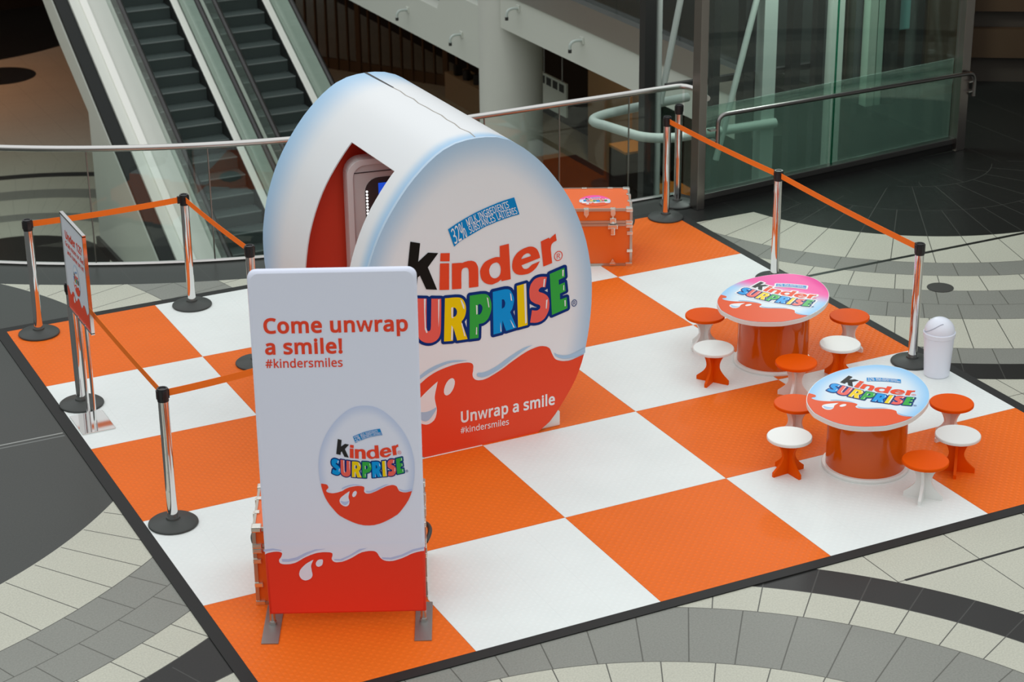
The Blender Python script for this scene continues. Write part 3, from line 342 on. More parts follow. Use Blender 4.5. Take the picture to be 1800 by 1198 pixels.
LG = json.loads('''{"K":[[[-494,1583],[-424,1560],[-442,1433],[-370,1485],[-296,1469],[-374,1382],[-311,1212],[-390,1229],[-433,1335],[-449,1324],[-457,1267],[-535,1289]]],"i":[[[-279,1465],[-212,1455],[-215,1397],[-283,1409]]],"i2":[[[-285,1394],[-218,1384],[-223,1196],[-294,1207]]],"n":[[[-198,1379],[-133,1372],[-123,1369],[-114,1371],[-106,1373],[-97,1374],[-89,1375],[-80,1376],[-72,1375],[-63,1374],[-55,1373],[-47,1370],[-39,1367],[-32,1363],[-26,1358],[-20,1351],[-16,1343],[-12,1335],[-9,1327],[-7,1319],[-6,1313],[-5,1306],[-5,1297],[-5,1274],[-5,1244],[-6,1211],[-6,1179],[-76,1183],[-76,1214],[-75,1246],[-75,1275],[-75,1298],[-76,1306],[-77,1313],[-79,1319],[-81,1324],[-85,1328],[-90,1330],[-95,1332],[-100,1333],[-106,1332],[-112,1331],[-117,1329],[-122,1326],[-125,1322],[-127,1317],[-129,1310],[-130,1303],[-131,1281],[-132,1251],[-132,1218],[-133,1187],[-202,1195]]],"d":[[[158,1362],[152,1363],[146,1365],[140,1366],[135,1367],[130,1367],[125,1367],[120,1367],[115,1366],[101,1364],[83,1360],[65,1355],[50,1349],[39,1341],[29,1331],[22,1320],[16,1310],[11,1300],[9,1291],[8,1281],[9,1270],[10,1259],[12,1246],[16,1234],[20,1223],[27,1214],[34,1205],[43,1197],[52,1191],[61,1186],[71,1182],[81,1179],[90,1177],[97,1176],[103,1177],[108,1178],[115,1179],[122,1181],[130,1183],[138,1185],[145,1188],[151,1191],[156,1194],[161,1197],[166,1200],[167,1187],[237,1189],[226,1446],[157,1441]],[[126,1329],[119,1328],[111,1327],[102,1324],[96,1320],[90,1315],[85,1308],[82,1301],[79,1295],[77,1290],[76,1285],[76,1280],[76,1275],[77,1267],[78,1259],[81,1250],[84,1243],[87,1236],[92,1230],[97,1226],[102,1222],[108,1219],[115,1217],[121,1216],[128,1216],[135,1218],[142,1222],[149,1226],[154,1232],[158,1240],[161,1249],[162,1258],[163,1268],[163,1277],[162,1287],[160,1296],[157,1303],[154,1310],[151,1315],[147,1319],[143,1322],[139,1325],[135,1328],[131,1329]]],"e":[[[461,1304],[460,1312],[459,1319],[457,1327],[454,1336],[451,1345],[446,1356],[441,1366],[434,1374],[426,1382],[417,1388],[408,1393],[398,1396],[387,1398],[377,1399],[366,1398],[354,1396],[342,1394],[328,1390],[315,1385],[302,1379],[291,1371],[280,1362],[271,1351],[263,1340],[257,1328],[253,1315],[251,1302],[249,1289],[249,1278],[250,1267],[252,1257],[255,1247],[261,1238],[267,1230],[275,1223],[283,1217],[292,1213],[301,1209],[311,1207],[322,1205],[335,1204],[350,1204],[365,1204],[379,1207],[391,1211],[403,1217],[413,1223],[422,1230],[429,1236],[435,1242],[440,1249],[444,1255],[449,1261],[452,1268],[456,1274],[460,1280],[399,1266],[393,1261],[386,1256],[380,1251],[375,1247],[369,1245],[363,1243],[358,1242],[353,1242],[347,1243],[341,1245],[336,1248],[331,1252],[328,1257],[325,1263],[322,1269],[320,1275]],[[317,1319],[320,1325],[324,1331],[328,1336],[332,1341],[337,1345],[343,1348],[348,1351],[354,1353],[359,1354],[365,1354],[371,1353],[375,1352],[380,1349],[383,1346],[386,1343],[388,1340],[390,1337],[391,1335],[391,1332],[392,1329]]],"r":[[[467,1421],[530,1438],[535,1427],[540,1431],[544,1435],[549,1439],[554,1443],[561,1447],[567,1450],[574,1454],[581,1458],[589,1408],[583,1405],[576,1403],[569,1401],[563,1398],[558,1394],[554,1390],[550,1385],[548,1380],[546,1373],[545,1366],[544,1358],[544,1349],[546,1329],[548,1304],[551,1277],[554,1250],[486,1236]]],"U":[[[-461,1178],[-390,1163],[-396,960],[-396,954],[-395,948],[-395,943],[-393,938],[-391,934],[-388,931],[-385,929],[-382,928],[-379,928],[-375,929],[-372,931],[-369,934],[-367,939],[-366,947],[-365,954],[-364,962],[-355,1157],[-284,1143],[-285,1089],[-287,1033],[-289,981],[-291,940],[-292,922],[-294,906],[-297,892],[-301,880],[-307,869],[-315,859],[-324,852],[-334,846],[-345,843],[-358,840],[-371,840],[-384,842],[-397,845],[-411,851],[-423,858],[-434,866],[-443,875],[-450,884],[-455,895],[-460,906],[-463,918],[-465,930],[-466,942],[-466,957],[-466,1000],[-464,1057],[-462,1118]]],"R":[[[-256,1141],[-230,1138],[-203,1136],[-178,1133],[-158,1129],[-147,1126],[-139,1121],[-131,1116],[-124,1109],[-118,1100],[-113,1089],[-108,1077],[-105,1066],[-103,1055],[-102,1043],[-102,1031],[-103,1020],[-105,1008],[-108,996],[-112,985],[-117,975],[-122,968],[-127,962],[-133,957],[-138,952],[-95,815],[-173,819],[-199,918],[-205,823],[-271,831]],[[-195,1063],[-191,1062],[-187,1061],[-184,1060],[-181,1057],[-177,1052],[-173,1045],[-171,1038],[-169,1030],[-170,1023],[-171,1014],[-174,1007],[-178,1001],[-182,998],[-187,996],[-193,996],[-199,995]]],"P":[[[-73,1126],[-46,1125],[-18,1124],[8,1123],[29,1120],[41,1118],[51,1113],[60,1108],[67,1100],[74,1090],[79,1078],[83,1064],[86,1051],[88,1038],[88,1025],[88,1011],[86,997],[83,982],[78,966],[71,951],[65,939],[57,929],[48,922],[39,916],[30,912],[20,909],[11,909],[1,909],[-9,909],[-13,807],[-80,812]],[[-11,1052],[-6,1052],[-2,1052],[2,1052],[6,1050],[10,1046],[14,1041],[18,1035],[20,1028],[20,1021],[20,1013],[18,1005],[16,998],[13,991],[9,986],[5,981],[1,978],[-2,976],[-6,976],[-9,976],[-12,976]]],"R2":[[[99,1122],[123,1123],[148,1124],[171,1125],[190,1125],[202,1123],[213,1121],[222,1117],[231,1110],[238,1100],[245,1087],[251,1074],[255,1062],[258,1053],[259,1045],[260,1037],[259,1027],[257,1015],[254,1001],[250,987],[247,976],[243,968],[238,962],[233,956],[229,950],[277,827],[196,818],[170,900],[163,813],[100,810]],[[167,1054],[171,1054],[175,1054],[178,1053],[182,1051],[185,1047],[188,1041],[190,1034],[192,1028],[192,1020],[191,1011],[189,1003],[186,997],[182,993],[177,991],[171,989],[166,987]]],"I":[[[282,1132],[353,1139],[362,831],[288,826]]],"S2":[[[512,1156],[500,1083],[492,1085],[484,1087],[476,1089],[469,1089],[463,1087],[457,1083],[452,1079],[449,1075],[448,1071],[448,1066],[450,1061],[454,1057],[461,1053],[470,1049],[480,1044],[489,1039],[498,1032],[506,1025],[514,1017],[520,1008],[524,999],[527,990],[529,979],[530,967],[531,954],[530,939],[528,924],[525,909],[519,895],[511,880],[502,867],[494,856],[485,849],[476,844],[467,840],[457,838],[448,836],[440,835],[431,835],[421,836],[412,837],[402,840],[391,842],[381,845],[396,933],[406,930],[415,927],[424,925],[432,924],[440,925],[448,928],[454,932],[458,936],[460,941],[461,947],[459,953],[456,959],[450,964],[441,968],[432,972],[422,977],[413,984],[403,991],[394,999],[387,1008],[382,1020],[379,1032],[378,1046],[377,1059],[377,1073],[378,1088],[381,1103],[385,1116],[391,1128],[400,1139],[409,1149],[419,1156],[429,1161],[441,1164],[453,1165],[465,1165],[476,1164],[488,1162],[500,1159]]],"E":[[[534,1174],[648,1200],[653,1132],[603,1118],[605,1082],[650,1093],[658,1027],[612,1016],[614,971],[665,979],[672,897],[550,869]]],"wave":[[[-835,704],[-837,710],[-811,707],[-775,700],[-749,694],[-738,689],[-728,683],[-721,675],[-715,666],[-710,656],[-706,644],[-705,632],[-707,620],[-714,609],[-726,598],[-738,587],[-745,576],[-747,566],[-745,555],[-741,546],[-733,538],[-719,531],[-700,524],[-679,519],[-660,515],[-644,513],[-630,513],[-615,513],[-600,515],[-583,518],[-565,521],[-547,525],[-464,551],[-446,562],[-428,574],[-410,586],[-392,596],[-374,604],[-357,612],[-340,618],[-321,624],[-300,629],[-278,634],[-256,638],[-235,641],[-214,644],[-194,646],[-175,647],[-156,647],[-137,646],[-118,644],[-100,642],[-86,638],[-77,635],[-69,631],[-63,625],[-58,619],[-56,611],[-55,602],[-56,592],[-57,582],[-58,571],[-61,559],[-63,547],[-62,536],[-60,527],[-55,517],[-49,509],[-41,502],[-31,497],[-19,493],[-6,491],[7,490],[20,490],[33,492],[47,495],[63,499],[84,507],[108,516],[134,527],[159,538],[184,550],[208,564],[232,577],[256,589],[281,601],[306,613],[331,624],[354,633],[376,640],[397,645],[417,649],[435,652],[451,653],[466,652],[479,650],[492,646],[504,642],[515,636],[525,629],[533,621],[538,612],[542,601],[546,590],[551,578],[557,565],[563,552],[571,539],[582,528],[596,520],[612,513],[630,507],[647,503],[663,501],[679,499],[695,500],[714,502],[812,524]]],"sticker":[[[-221,1623],[-207,1629],[-193,1636],[-178,1643],[-163,1650],[-148,1657],[-131,1664],[-114,1671],[-97,1678],[-78,1685],[-59,1692],[-40,1699],[-20,1706],[1,1712],[21,1717],[42,1723],[65,1729],[90,1735],[117,1741],[144,1748],[171,1753],[196,1757],[221,1761],[245,1764],[270,1767],[308,1642],[283,1639],[258,1637],[233,1633],[204,1629],[170,1622],[131,1615],[94,1606],[63,1599],[43,1593],[25,1587],[9,1580],[-8,1574],[-26,1567],[-44,1560],[-62,1553],[-79,1547],[-94,1541],[-109,1535],[-122,1529],[-135,1523],[-147,1516],[-158,1509],[-169,1501],[-179,1494]]],"S1":[[[-485,1161],[-499,1096],[-507,1101],[-515,1106],[-523,1111],[-531,1114],[-537,1115],[-543,1113],[-548,1111],[-551,1109],[-553,1105],[-553,1101],[-551,1095],[-547,1090],[-540,1083],[-530,1076],[-520,1067],[-511,1059],[-502,1048],[-494,1039],[-486,1028],[-480,1017],[-476,1007],[-473,997],[-471,986],[-470,974],[-469,961],[-471,947],[-473,934],[-476,921],[-483,910],[-491,899],[-501,890],[-509,883],[-519,879],[-528,878],[-538,878],[-548,880],[-557,882],[-565,884],[-575,888],[-585,893],[-594,897],[-605,904],[-616,910],[-626,917],[-609,995],[-599,988],[-589,982],[-580,976],[-572,972],[-564,970],[-555,969],[-549,971],[-545,973],[-543,977],[-542,982],[-544,989],[-547,996],[-553,1003],[-562,1010],[-571,1018],[-581,1026],[-590,1037],[-601,1047],[-610,1058],[-617,1070],[-622,1083],[-625,1096],[-625,1109],[-626,1122],[-626,1136],[-625,1149],[-621,1163],[-617,1173],[-610,1182],[-601,1189],[-591,1195],[-581,1198],[-570,1199],[-558,1197],[-546,1193],[-533,1188],[-522,1183],[-510,1176],[-497,1168]]],"hi":[[[-410,1165],[-396,1164],[-402,1076],[-401,961],[-390,921],[-399,917],[-410,946],[-411,1070]],[[-307,1142],[-296,1144],[-302,1024],[-308,939],[-309,1026]],[[-143,1110],[-133,1104],[-115,1064],[-115,1035],[-124,1045]],[[-212,1065],[-199,1067],[-201,997],[-195,992],[-203,987],[-212,995]],[[-213,937],[-203,919],[-207,830],[-219,832]],[[-141,940],[-132,938],[-111,838],[-120,842]],[[54,1092],[63,1084],[72,1016],[66,1015]],[[-28,1051],[-17,1045],[-18,983],[-27,981]],[[-29,889],[-23,888],[-24,834],[-33,836]],[[230,1091],[238,1080],[245,1030],[235,1037]],[[228,896],[235,885],[262,831],[252,833]],[[154,891],[161,821],[153,822]],[[335,1137],[352,1137],[355,848],[342,845]],[[631,1186],[643,1187],[640,1138],[631,1142]],[[639,1072],[645,1074],[645,1035],[638,1036]],[[647,960],[657,961],[657,914],[649,916]],[[488,1146],[500,1146],[492,1087],[482,1089]],[[505,987],[517,992],[509,924],[502,926]],[[-510,1161],[-497,1156],[-507,1103],[-517,1109]],[[-495,1003],[-483,1003],[-493,941],[-500,946]]],"stripe":[[[-462,610],[-449,620],[-431,630],[-410,641],[-390,650],[-371,657],[-352,663],[-333,668],[-312,672],[-290,676],[-268,679],[-244,681],[-218,680],[-189,677],[-158,671],[-125,664],[-93,658],[-108,658],[-124,659],[-139,659],[-156,660],[-174,662],[-194,663],[-214,665],[-234,664],[-254,662],[-273,658],[-293,653],[-313,648],[-332,642],[-352,635],[-372,628],[-391,621],[-409,612],[-427,604],[-445,595],[-463,586],[-464,592],[-465,599],[-466,605]],[[-24,548],[-15,549],[-1,546],[15,544],[31,545],[51,548],[73,554],[96,561],[120,570],[145,581],[171,595],[198,610],[225,623],[252,635],[279,647],[306,657],[330,665],[350,669],[368,671],[385,672],[403,674],[391,670],[379,666],[367,662],[354,656],[335,647],[312,636],[289,624],[265,611],[241,598],[216,583],[191,569],[168,556],[144,545],[121,535],[99,526],[79,519],[61,514],[44,511],[29,509],[15,509],[3,511],[-9,515],[-18,520],[-25,525],[-28,531],[-30,538],[-29,544]],[[565,583],[575,577],[584,570],[594,564],[606,559],[623,553],[643,547],[665,543],[689,543],[717,547],[748,555],[781,565],[813,574],[813,534],[788,529],[762,524],[737,520],[714,518],[693,517],[674,517],[656,519],[639,522],[623,528],[607,535],[593,544],[582,552],[575,559],[571,567],[569,575]]],"drop":[[[-325,548],[-354,529],[-382,510],[-410,490],[-439,467],[-468,443],[-490,420],[-504,400],[-512,381],[-515,360],[-512,336],[-504,312],[-490,290],[-470,271],[-444,254],[-420,245],[-398,245],[-377,253],[-360,265],[-348,284],[-341,307],[-337,330],[-337,351],[-341,371],[-345,390],[-348,407],[-350,422],[-350,440],[-344,472],[-334,510]]],"drop2":[[[-199,500],[-197,522],[-202,539],[-213,549],[-227,550],[-243,542],[-259,525],[-271,504],[-279,480],[-281,458],[-276,441],[-265,431],[-251,430],[-235,438],[-219,455],[-207,476]]],"bwave":[[[-25,481],[-16,485],[-7,490],[4,494],[18,497],[34,500],[49,501],[62,500],[73,497],[80,492],[82,484],[79,475],[76,467],[71,459],[65,452],[62,445],[62,437],[64,429],[70,423],[80,419],[93,417],[108,417],[124,418],[142,422],[160,428],[179,439],[199,452],[219,463],[239,472],[259,480],[278,486],[296,489],[313,491],[329,491],[344,490],[357,489],[367,485],[371,480],[371,474],[370,467],[369,460],[366,453],[365,445],[368,438],[372,431],[380,426],[392,423],[406,424],[422,426],[438,431],[455,438],[474,447],[495,459],[517,474],[539,485],[560,490],[580,493],[597,493],[608,492],[617,489],[625,483],[632,473],[637,461],[643,450],[651,441],[660,433],[671,428],[684,425],[699,424],[716,425],[734,429],[754,436],[774,443],[795,453],[817,465],[839,474],[860,480],[880,484],[900,487]]],"bstripe":[[[-23,516],[31,522],[81,510],[75,505],[30,511],[-21,501]],[[78,452],[116,451],[162,461],[220,492],[272,510],[336,513],[278,502],[226,478],[167,443],[115,433],[80,435]],[[378,445],[416,444],[468,468],[527,507],[572,513],[540,499],[474,460],[422,433],[381,436]],[[653,450],[704,447],[768,465],[833,498],[899,513],[898,501],[839,485],[774,453],[710,434],[659,439]]],"bdrop":[[[260,444],[248,438],[236,431],[223,423],[210,413],[197,400],[187,388],[179,376],[175,363],[173,352],[174,341],[178,331],[183,322],[190,316],[199,311],[208,309],[218,311],[229,315],[238,321],[244,328],[248,337],[250,346],[249,357],[247,368],[246,379],[245,389],[244,398],[245,408],[249,420],[254,432]]],"bdrop2":[[[314,439],[312,443],[309,445],[304,445],[298,445],[291,443],[285,440],[280,435],[276,429],[273,422],[272,416],[273,409],[275,404],[279,400],[284,398],[289,397],[296,400],[303,404],[309,410],[312,420],[314,431]]],"navy":[[[-40,788],[-84,791],[-92,794],[-176,798],[-192,807],[-200,803],[-208,802],[-276,811],[-286,816],[-291,824],[-292,854],[-300,844],[-310,836],[-328,826],[-356,819],[-372,819],[-388,821],[-408,827],[-436,841],[-458,860],[-467,872],[-472,882],[-476,884],[-500,864],[-516,858],[-540,857],[-568,863],[-582,868],[-604,879],[-628,893],[-642,904],[-647,916],[-629,1000],[-625,1008],[-620,1013],[-612,1016],[-600,1016],[-628,1048],[-637,1064],[-646,1092],[-647,1124],[-646,1152],[-635,1184],[-624,1198],[-600,1214],[-584,1219],[-568,1220],[-552,1217],[-524,1207],[-484,1185],[-480,1187],[-472,1196],[-460,1199],[-384,1183],[-378,1180],[-372,1174],[-368,1173],[-360,1177],[-352,1178],[-280,1164],[-268,1158],[-256,1162],[-176,1154],[-152,1149],[-136,1144],[-117,1132],[-106,1120],[-96,1102],[-94,1128],[-91,1136],[-84,1144],[-76,1147],[8,1144],[36,1140],[52,1136],[76,1122],[83,1136],[88,1140],[96,1143],[176,1146],[192,1146],[216,1142],[232,1135],[247,1124],[260,1103],[263,1140],[268,1148],[276,1152],[356,1160],[365,1156],[376,1143],[396,1165],[408,1174],[424,1181],[440,1185],[464,1186],[488,1183],[512,1178],[518,1188],[528,1194],[644,1221],[656,1219],[664,1214],[669,1204],[674,1128],[668,1117],[659,1112],[668,1104],[671,1096],[679,1024],[676,1016],[668,1009],[636,1000],[635,996],[668,1000],[677,996],[684,988],[686,980],[693,900],[691,888],[684,880],[676,876],[552,848],[544,849],[536,853],[528,868],[511,844],[496,831],[473,820],[452,815],[428,814],[408,816],[384,822],[372,813],[364,810],[288,805],[280,806],[196,797],[180,801],[175,796],[168,793],[100,789],[92,791],[84,796],[79,808],[79,912],[76,919],[68,911],[48,897],[24,888],[12,888],[8,804],[2,792],[-4,788],[-12,786]],[[-101,904],[-100,901],[-99,904],[-98,956],[-100,963],[-104,957],[-113,944]],[[263,920],[264,918],[265,924],[263,960],[254,948]],[[380,948],[388,952],[396,954],[424,947],[432,946],[434,948],[417,956],[380,983],[379,980]],[[512,1048],[516,1044],[519,1048],[519,1064],[516,1069],[509,1064],[494,1060]]],"halo":[[[-52,760],[-84,762],[-100,765],[-176,769],[-196,774],[-208,773],[-280,782],[-296,788],[-312,801],[-352,790],[-376,790],[-396,793],[-412,797],[-436,808],[-464,826],[-480,841],[-504,831],[-524,828],[-544,828],[-580,836],[-616,852],[-643,868],[-660,880],[-669,892],[-675,908],[-676,924],[-657,1008],[-650,1024],[-650,1028],[-664,1052],[-674,1084],[-676,1140],[-675,1156],[-669,1176],[-661,1196],[-656,1204],[-642,1220],[-616,1238],[-592,1247],[-576,1249],[-564,1249],[-544,1245],[-512,1233],[-488,1221],[-464,1228],[-428,1222],[-426,1224],[-432,1239],[-448,1233],[-464,1233],[-548,1257],[-560,1265],[-569,1280],[-569,1296],[-526,1596],[-520,1606],[-512,1613],[-504,1617],[-492,1618],[-416,1594],[-404,1589],[-393,1576],[-389,1564],[-395,1516],[-392,1512],[-380,1519],[-364,1519],[-280,1500],[-212,1490],[-210,1492],[-211,1496],[-251,1620],[-248,1636],[-242,1644],[-236,1649],[-156,1686],[-108,1706],[-28,1735],[56,1758],[140,1778],[216,1791],[268,1797],[284,1794],[291,1788],[297,1780],[336,1652],[338,1640],[336,1632],[332,1624],[320,1615],[244,1604],[136,1585],[68,1569],[36,1559],[-100,1506],[-132,1490],[-164,1468],[-176,1464],[-179,1416],[-177,1412],[-120,1406],[-80,1411],[-48,1407],[-24,1399],[-12,1392],[0,1381],[12,1365],[32,1379],[52,1387],[92,1398],[120,1402],[122,1404],[122,1444],[124,1453],[132,1465],[140,1472],[148,1475],[224,1481],[236,1480],[244,1476],[253,1468],[260,1456],[264,1395],[284,1409],[304,1418],[332,1428],[360,1432],[376,1434],[392,1433],[416,1427],[432,1420],[434,1432],[438,1440],[444,1447],[452,1453],[520,1472],[536,1473],[572,1492],[584,1493],[599,1488],[608,1480],[615,1468],[624,1408],[622,1396],[614,1384],[600,1374],[582,1368],[580,1364],[579,1348],[589,1252],[588,1240],[592,1239],[644,1250],[660,1249],[672,1244],[683,1236],[689,1228],[695,1216],[698,1204],[703,1132],[698,1108],[708,1032],[706,1008],[712,996],[715,984],[722,900],[719,880],[708,862],[700,856],[688,850],[560,820],[544,819],[532,822],[512,807],[496,798],[480,792],[456,787],[428,785],[392,791],[380,784],[368,781],[292,776],[276,777],[200,768],[188,769],[168,763],[100,760],[84,763],[73,768],[63,776],[55,788],[50,804],[50,860],[48,865],[39,860],[36,796],[31,784],[23,772],[12,764],[-4,758],[-16,757]],[[-324,1348],[-322,1356],[-321,1380],[-321,1384],[-324,1385],[-325,1384],[-332,1376],[-333,1372]]]}''')
STK = json.loads('''[["32%", [[-0.2024, 1.6145], [-0.1584, 1.6404], [-0.1129, 1.6588]], [[-0.1737, 1.5112], [-0.1262, 1.5316], [-0.0787, 1.5486]]], ["MILK INGREDIENTS", [[-0.0917, 1.671], [0.0576, 1.7164], [0.2219, 1.7483]], [[-0.0771, 1.6219], [0.0744, 1.6687], [0.232, 1.7032]]], ["SUBSTANCES LAITI\\u00c8RES", [[-0.0737, 1.6164], [0.0955, 1.6719], [0.2798, 1.6955]], [[-0.0608, 1.5657], [0.1158, 1.62], [0.2935, 1.6496]]]]''')
def embolden(c, b):
    n = len(c); out = []
    for i in range(n):
        p0, p, p1 = Vector(c[i-1]), Vector(c[i]), Vector(c[(i+1) % n])
        a = (p-p0); d = (p1-p)
        if a.length < 1e-6 or d.length < 1e-6: out.append(tuple(p)); continue
        na = Vector((-a.y, a.x)).normalized(); nb = Vector((-d.y, d.x)).normalized(); m = na+nb
        if m.length < .3: out.append(tuple(p+na*b)); continue
        m.normalize(); out.append(tuple(p + m*b/max(.72, m.dot(na))))
    return out
def text_groups(s, bold=0., space=209):
    x = 0.; gs = []
    for ch in s:
        adv, cs = GL[ch]
        if ch == ' ': adv = space
        g = []
        for c in cs:
            pts = [(c[i], c[i+1]) for i in range(0, len(c), 2)]
            if bold: pts = embolden(pts, bold*(.55 if ch == 'w' else 1))
            g.append([(px+x, py) for px, py in pts])
        if g: gs.append(g)
        x += adv + bold*1.0
    return gs, x
def text_line(s, x0, y0, x1, cap, bold=0.):
    """glyph contours scaled to run from x0 to x1 on base line y0 with the given cap height"""
    gs, w = text_groups(s, bold)
    mn = min(p[0] for g in gs for c in g for p in c); mx = max(p[0] for g in gs for c in g for p in c)
    kx = (x1-x0)/(mx-mn); ky = cap/573.
    return [[[(x0+(px-mn)*kx, y0+py*ky) for px, py in c] for c in g] for g in gs]
def text_warp(s, top, bot, bold=0.):
    gs, w = text_groups(s, bold, 330)
    mn = min(p[0] for g in gs for c in g for p in c); mx = max(p[0] for g in gs for c in g for p in c)
    def q(P, u):  # parabola through 3 points
        a, b, c = [Vector(v) for v in P]; b2 = b*2 - (a+c)*.5
        return a*(1-u)**2 + b2*2*u*(1-u) + c*u*u
    out = []
    for g in gs:
        out.append([[tuple(q(bot, (px-mn)/(mx-mn)).lerp(q(top, (px-mn)/(mx-mn)), py/573.)) for px, py in c] for c in g])
    return out
class Print:
    """flat printed artwork laid on a surface; mp(x, z, h) gives the point"""
    def __init__(s, mp): s.bm = bmesh.new(); s.mp = mp; s.mats = []
    def mi(s, m):
        if m not in s.mats: s.mats.append(m)
        return s.mats.index(m)
    def poly(s, contours, m, layer):
        if len(contours) > 1:
            def inside(p, c):
                r = False
                for i in range(len(c)):
                    (x0, y0), (x1, y1) = c[i-1], c[i]
                    if (y0 > p[1]) != (y1 > p[1]) and p[0] < x0 + (p[1]-y0)*(x1-x0)/(y1-y0): r = not r
                return r
            depth = [sum(inside(c[0], d) for d in contours if d is not c) for c in contours]
            outs = [c for c, k in zip(contours, depth) if k % 2 == 0]
            if len(outs) > 1:
                for o in outs: s.poly([o] + [c for c, k in zip(contours, depth) if k % 2 and inside(c[0], o)], m, layer)
                return
        cs = [[Vector((x, y, 0)) for x, y in c] for c in contours]
        flat = [v for c in cs for v in c]
        vs = [s.bm.verts.new(s.mp(v.x, v.y, layer)) for v in flat]; k = s.mi(m)
        for tri in tessellate_polygon(cs):
            try: s.bm.faces.new([vs[i] for i in tri]).material_index = k
            except ValueError: pass
    def done(s, name, parent):
        for f in s.bm.faces: f.normal_update()
        return obj(name, s.bm, s.mats, parent)
EH = [(-.15, 0.), (-.145, .09), (-.12, .19), (-.07, .31), (0, .436), (.062, .53), (.17, .62), (.345, .735), (.526, .805), (.731, .846), (.90, .863), (1.0, .865), (1.135, .860), (1.367, .818), (1.588, .740), (1.764, .645), (1.961, .495), (2.1, .345), (2.17, .235), (2.2, .15), (2.212, .07), (2.215, 0)]
def eggw(z):
    for (z0, w0), (z1, w1) in zip(EH, EH[1:]):
        if z0 <= z <= z1: return w0 + (w1-w0)*(z-z0)/(z1-z0)
    return 0.
def egg_outline(n=96, clip=None):
    # resample smoothly: catmull-rom through the half profile, mirrored
    pts = [Vector((w, z)) for z, w in EH]
    full = [Vector((-w, z)) for z, w in EH[1:-1]][::-1]
    loop = pts + full
    out = []
    N = len(loop)
    for i in range(N):
        p0, p1, p2, p3 = loop[i-1], loop[i], loop[(i+1) % N], loop[(i+2) % N]
        l = (p2-p1).length
        k = max(1, int(l/.06))
        for j in range(k):
            t = j/k
            a = (p2-p0)*.5; b = (p3-p1)*.5
            if (p1-p0).length > 1e-6: a = a.normalized()*min(a.length, l)
            b = b.normalized()*min(b.length, l)
            h = (2*t**3-3*t*t+1, t**3-2*t*t+t, -2*t**3+3*t*t, t**3-t*t)
            out.append(p1*h[0]+a*h[1]+p2*h[2]+b*h[3])
    if clip is not None:
        o2 = []
        n = len(out)
        for i in range(n):
            a, b = out[i], out[(i+1) % n]
            if a.y >= clip: o2.append(a)
            if (a.y-clip)*(b.y-clip) < 0: o2.append(a.lerp(b, (clip-a.y)/(b.y-a.y)))
        out = o2
    return [(p.x, p.y) for p in out]
def mm(c): return [(x/1000., y/1000.) for x, y in c]
LET = [('K', 'ink_black'), ('i', 'ink_red'), ('i2', 'ink_red'), ('n', 'ink_red'), ('d', 'ink_red'), ('e', 'ink_red'), ('r', 'ink_red')]
SUR = [('S1', 'l_blue'), ('U', 'l_pink'), ('R', 'l_yellow'), ('P', 'l_green'), ('R2', 'l_blue'), ('I', 'l_yellow'), ('S2', 'l_pink'), ('E', 'l_green')]
def ring_poly(cx, cy, rx, ry, t=.2, n=24):
    o = [(cx+rx*math.cos(2*PI*i/n), cy+ry*math.sin(2*PI*i/n)) for i in range(n)]
    return [o, [(cx+(x-cx)*(1-t), cy+(y-cy)*(1-t)) for x, y in o][::-1]]
def print_logo(P, red, clip, slogan=False, halo=False, small=False, sub=None):
    w = mm(LG['wave'][0])
    w = [(max(-eggw(z)*.999, min(eggw(z)*.999, x)), z) for x, z in w]
    ol = egg_outline(clip=clip)
    lo = [p for p in ol if p[1] < w[-1][1] and p[0] >= 0] ; lo.sort(key=lambda p: -p[1])
    le = [p for p in ol if p[1] < w[0][1] and p[0] < 0]; le.sort(key=lambda p: p[1])
    P.poly([w + lo + le], red, 1)
    for c in LG['stripe']: P.poly([mm(c)], 'wave_blue' if not sub else sub['wave_blue'], 2)
    wh = 'ink_white' if not sub else sub['ink_white']
    P.poly([mm(LG['drop'][0])], wh, 2); P.poly([mm(LG['drop2'][0])], wh, 2)
    d = mm(LG['drop'][0]); cx = sum(p[0] for p in d)/len(d)
    bl = [(-.50+.16*t, .345-.075*math.sin(PI*t)) for t in [i/8 for i in range(9)]] + [(-.34-.15*t, .36-.02*math.sin(PI*t)) for t in [i/8 for i in range(9)]]
    P.poly([bl], 'wave_blue' if not sub else sub['wave_blue'], 3)
    sl = lambda m: sub.get(m, m) if sub else m
    if halo:
        for c in LG['halo'][:1]: P.poly([mm(q) for q in LG['halo']], wh, 1.5)
    for k, m in LET: P.poly([mm(c) for c in LG[k]], sl(m), 3)
    P.poly([mm(c) for c in LG['navy']], sl('navy'), 2.2)
    for k, m in SUR: P.poly([mm(c) for c in LG[k]], sl(m), 4)
    for c in LG['hi']: P.poly([mm(c[0]) if isinstance(c[0][0], list) else mm(c)], wh, 5)
    P.poly([mm(LG['sticker'][0])], sl('sticker_blue'), 3)
    for t, top, bot in STK:
        for g in text_warp(t, top, bot, 7 if t[0] != '3' else 4): P.poly(g, wh, 4)
    P.poly(ring_poly(.602, 1.293, .033, .036, .16), sl('ink_red'), 3); P.poly(ring_poly(.7247, .925, .022, .026, .2), sl('navy'), 3)
    for (cx, cy, h, m) in ((.602, 1.293, .036, 'ink_red'), (.7247, .925, .026, 'navy')):
        for g in text_line('R', cx-h*.35, cy-h*.5, cx+h*.4, h, 0): P.poly(g, sl(m), 3)
    if slogan:
        for g in text_line('Unwrap a smile', -.158, .204, .571, .080, 26): P.poly([[(x, z - (x+.158)*.0188) for x, z in c] for c in g], wh, 3)
        for g in text_line('#kindersmiles', -.163, .122, .209, .045, 8): P.poly([[(x, z - (x+.163)*.03) for x, z in c] for c in g], wh, 3)
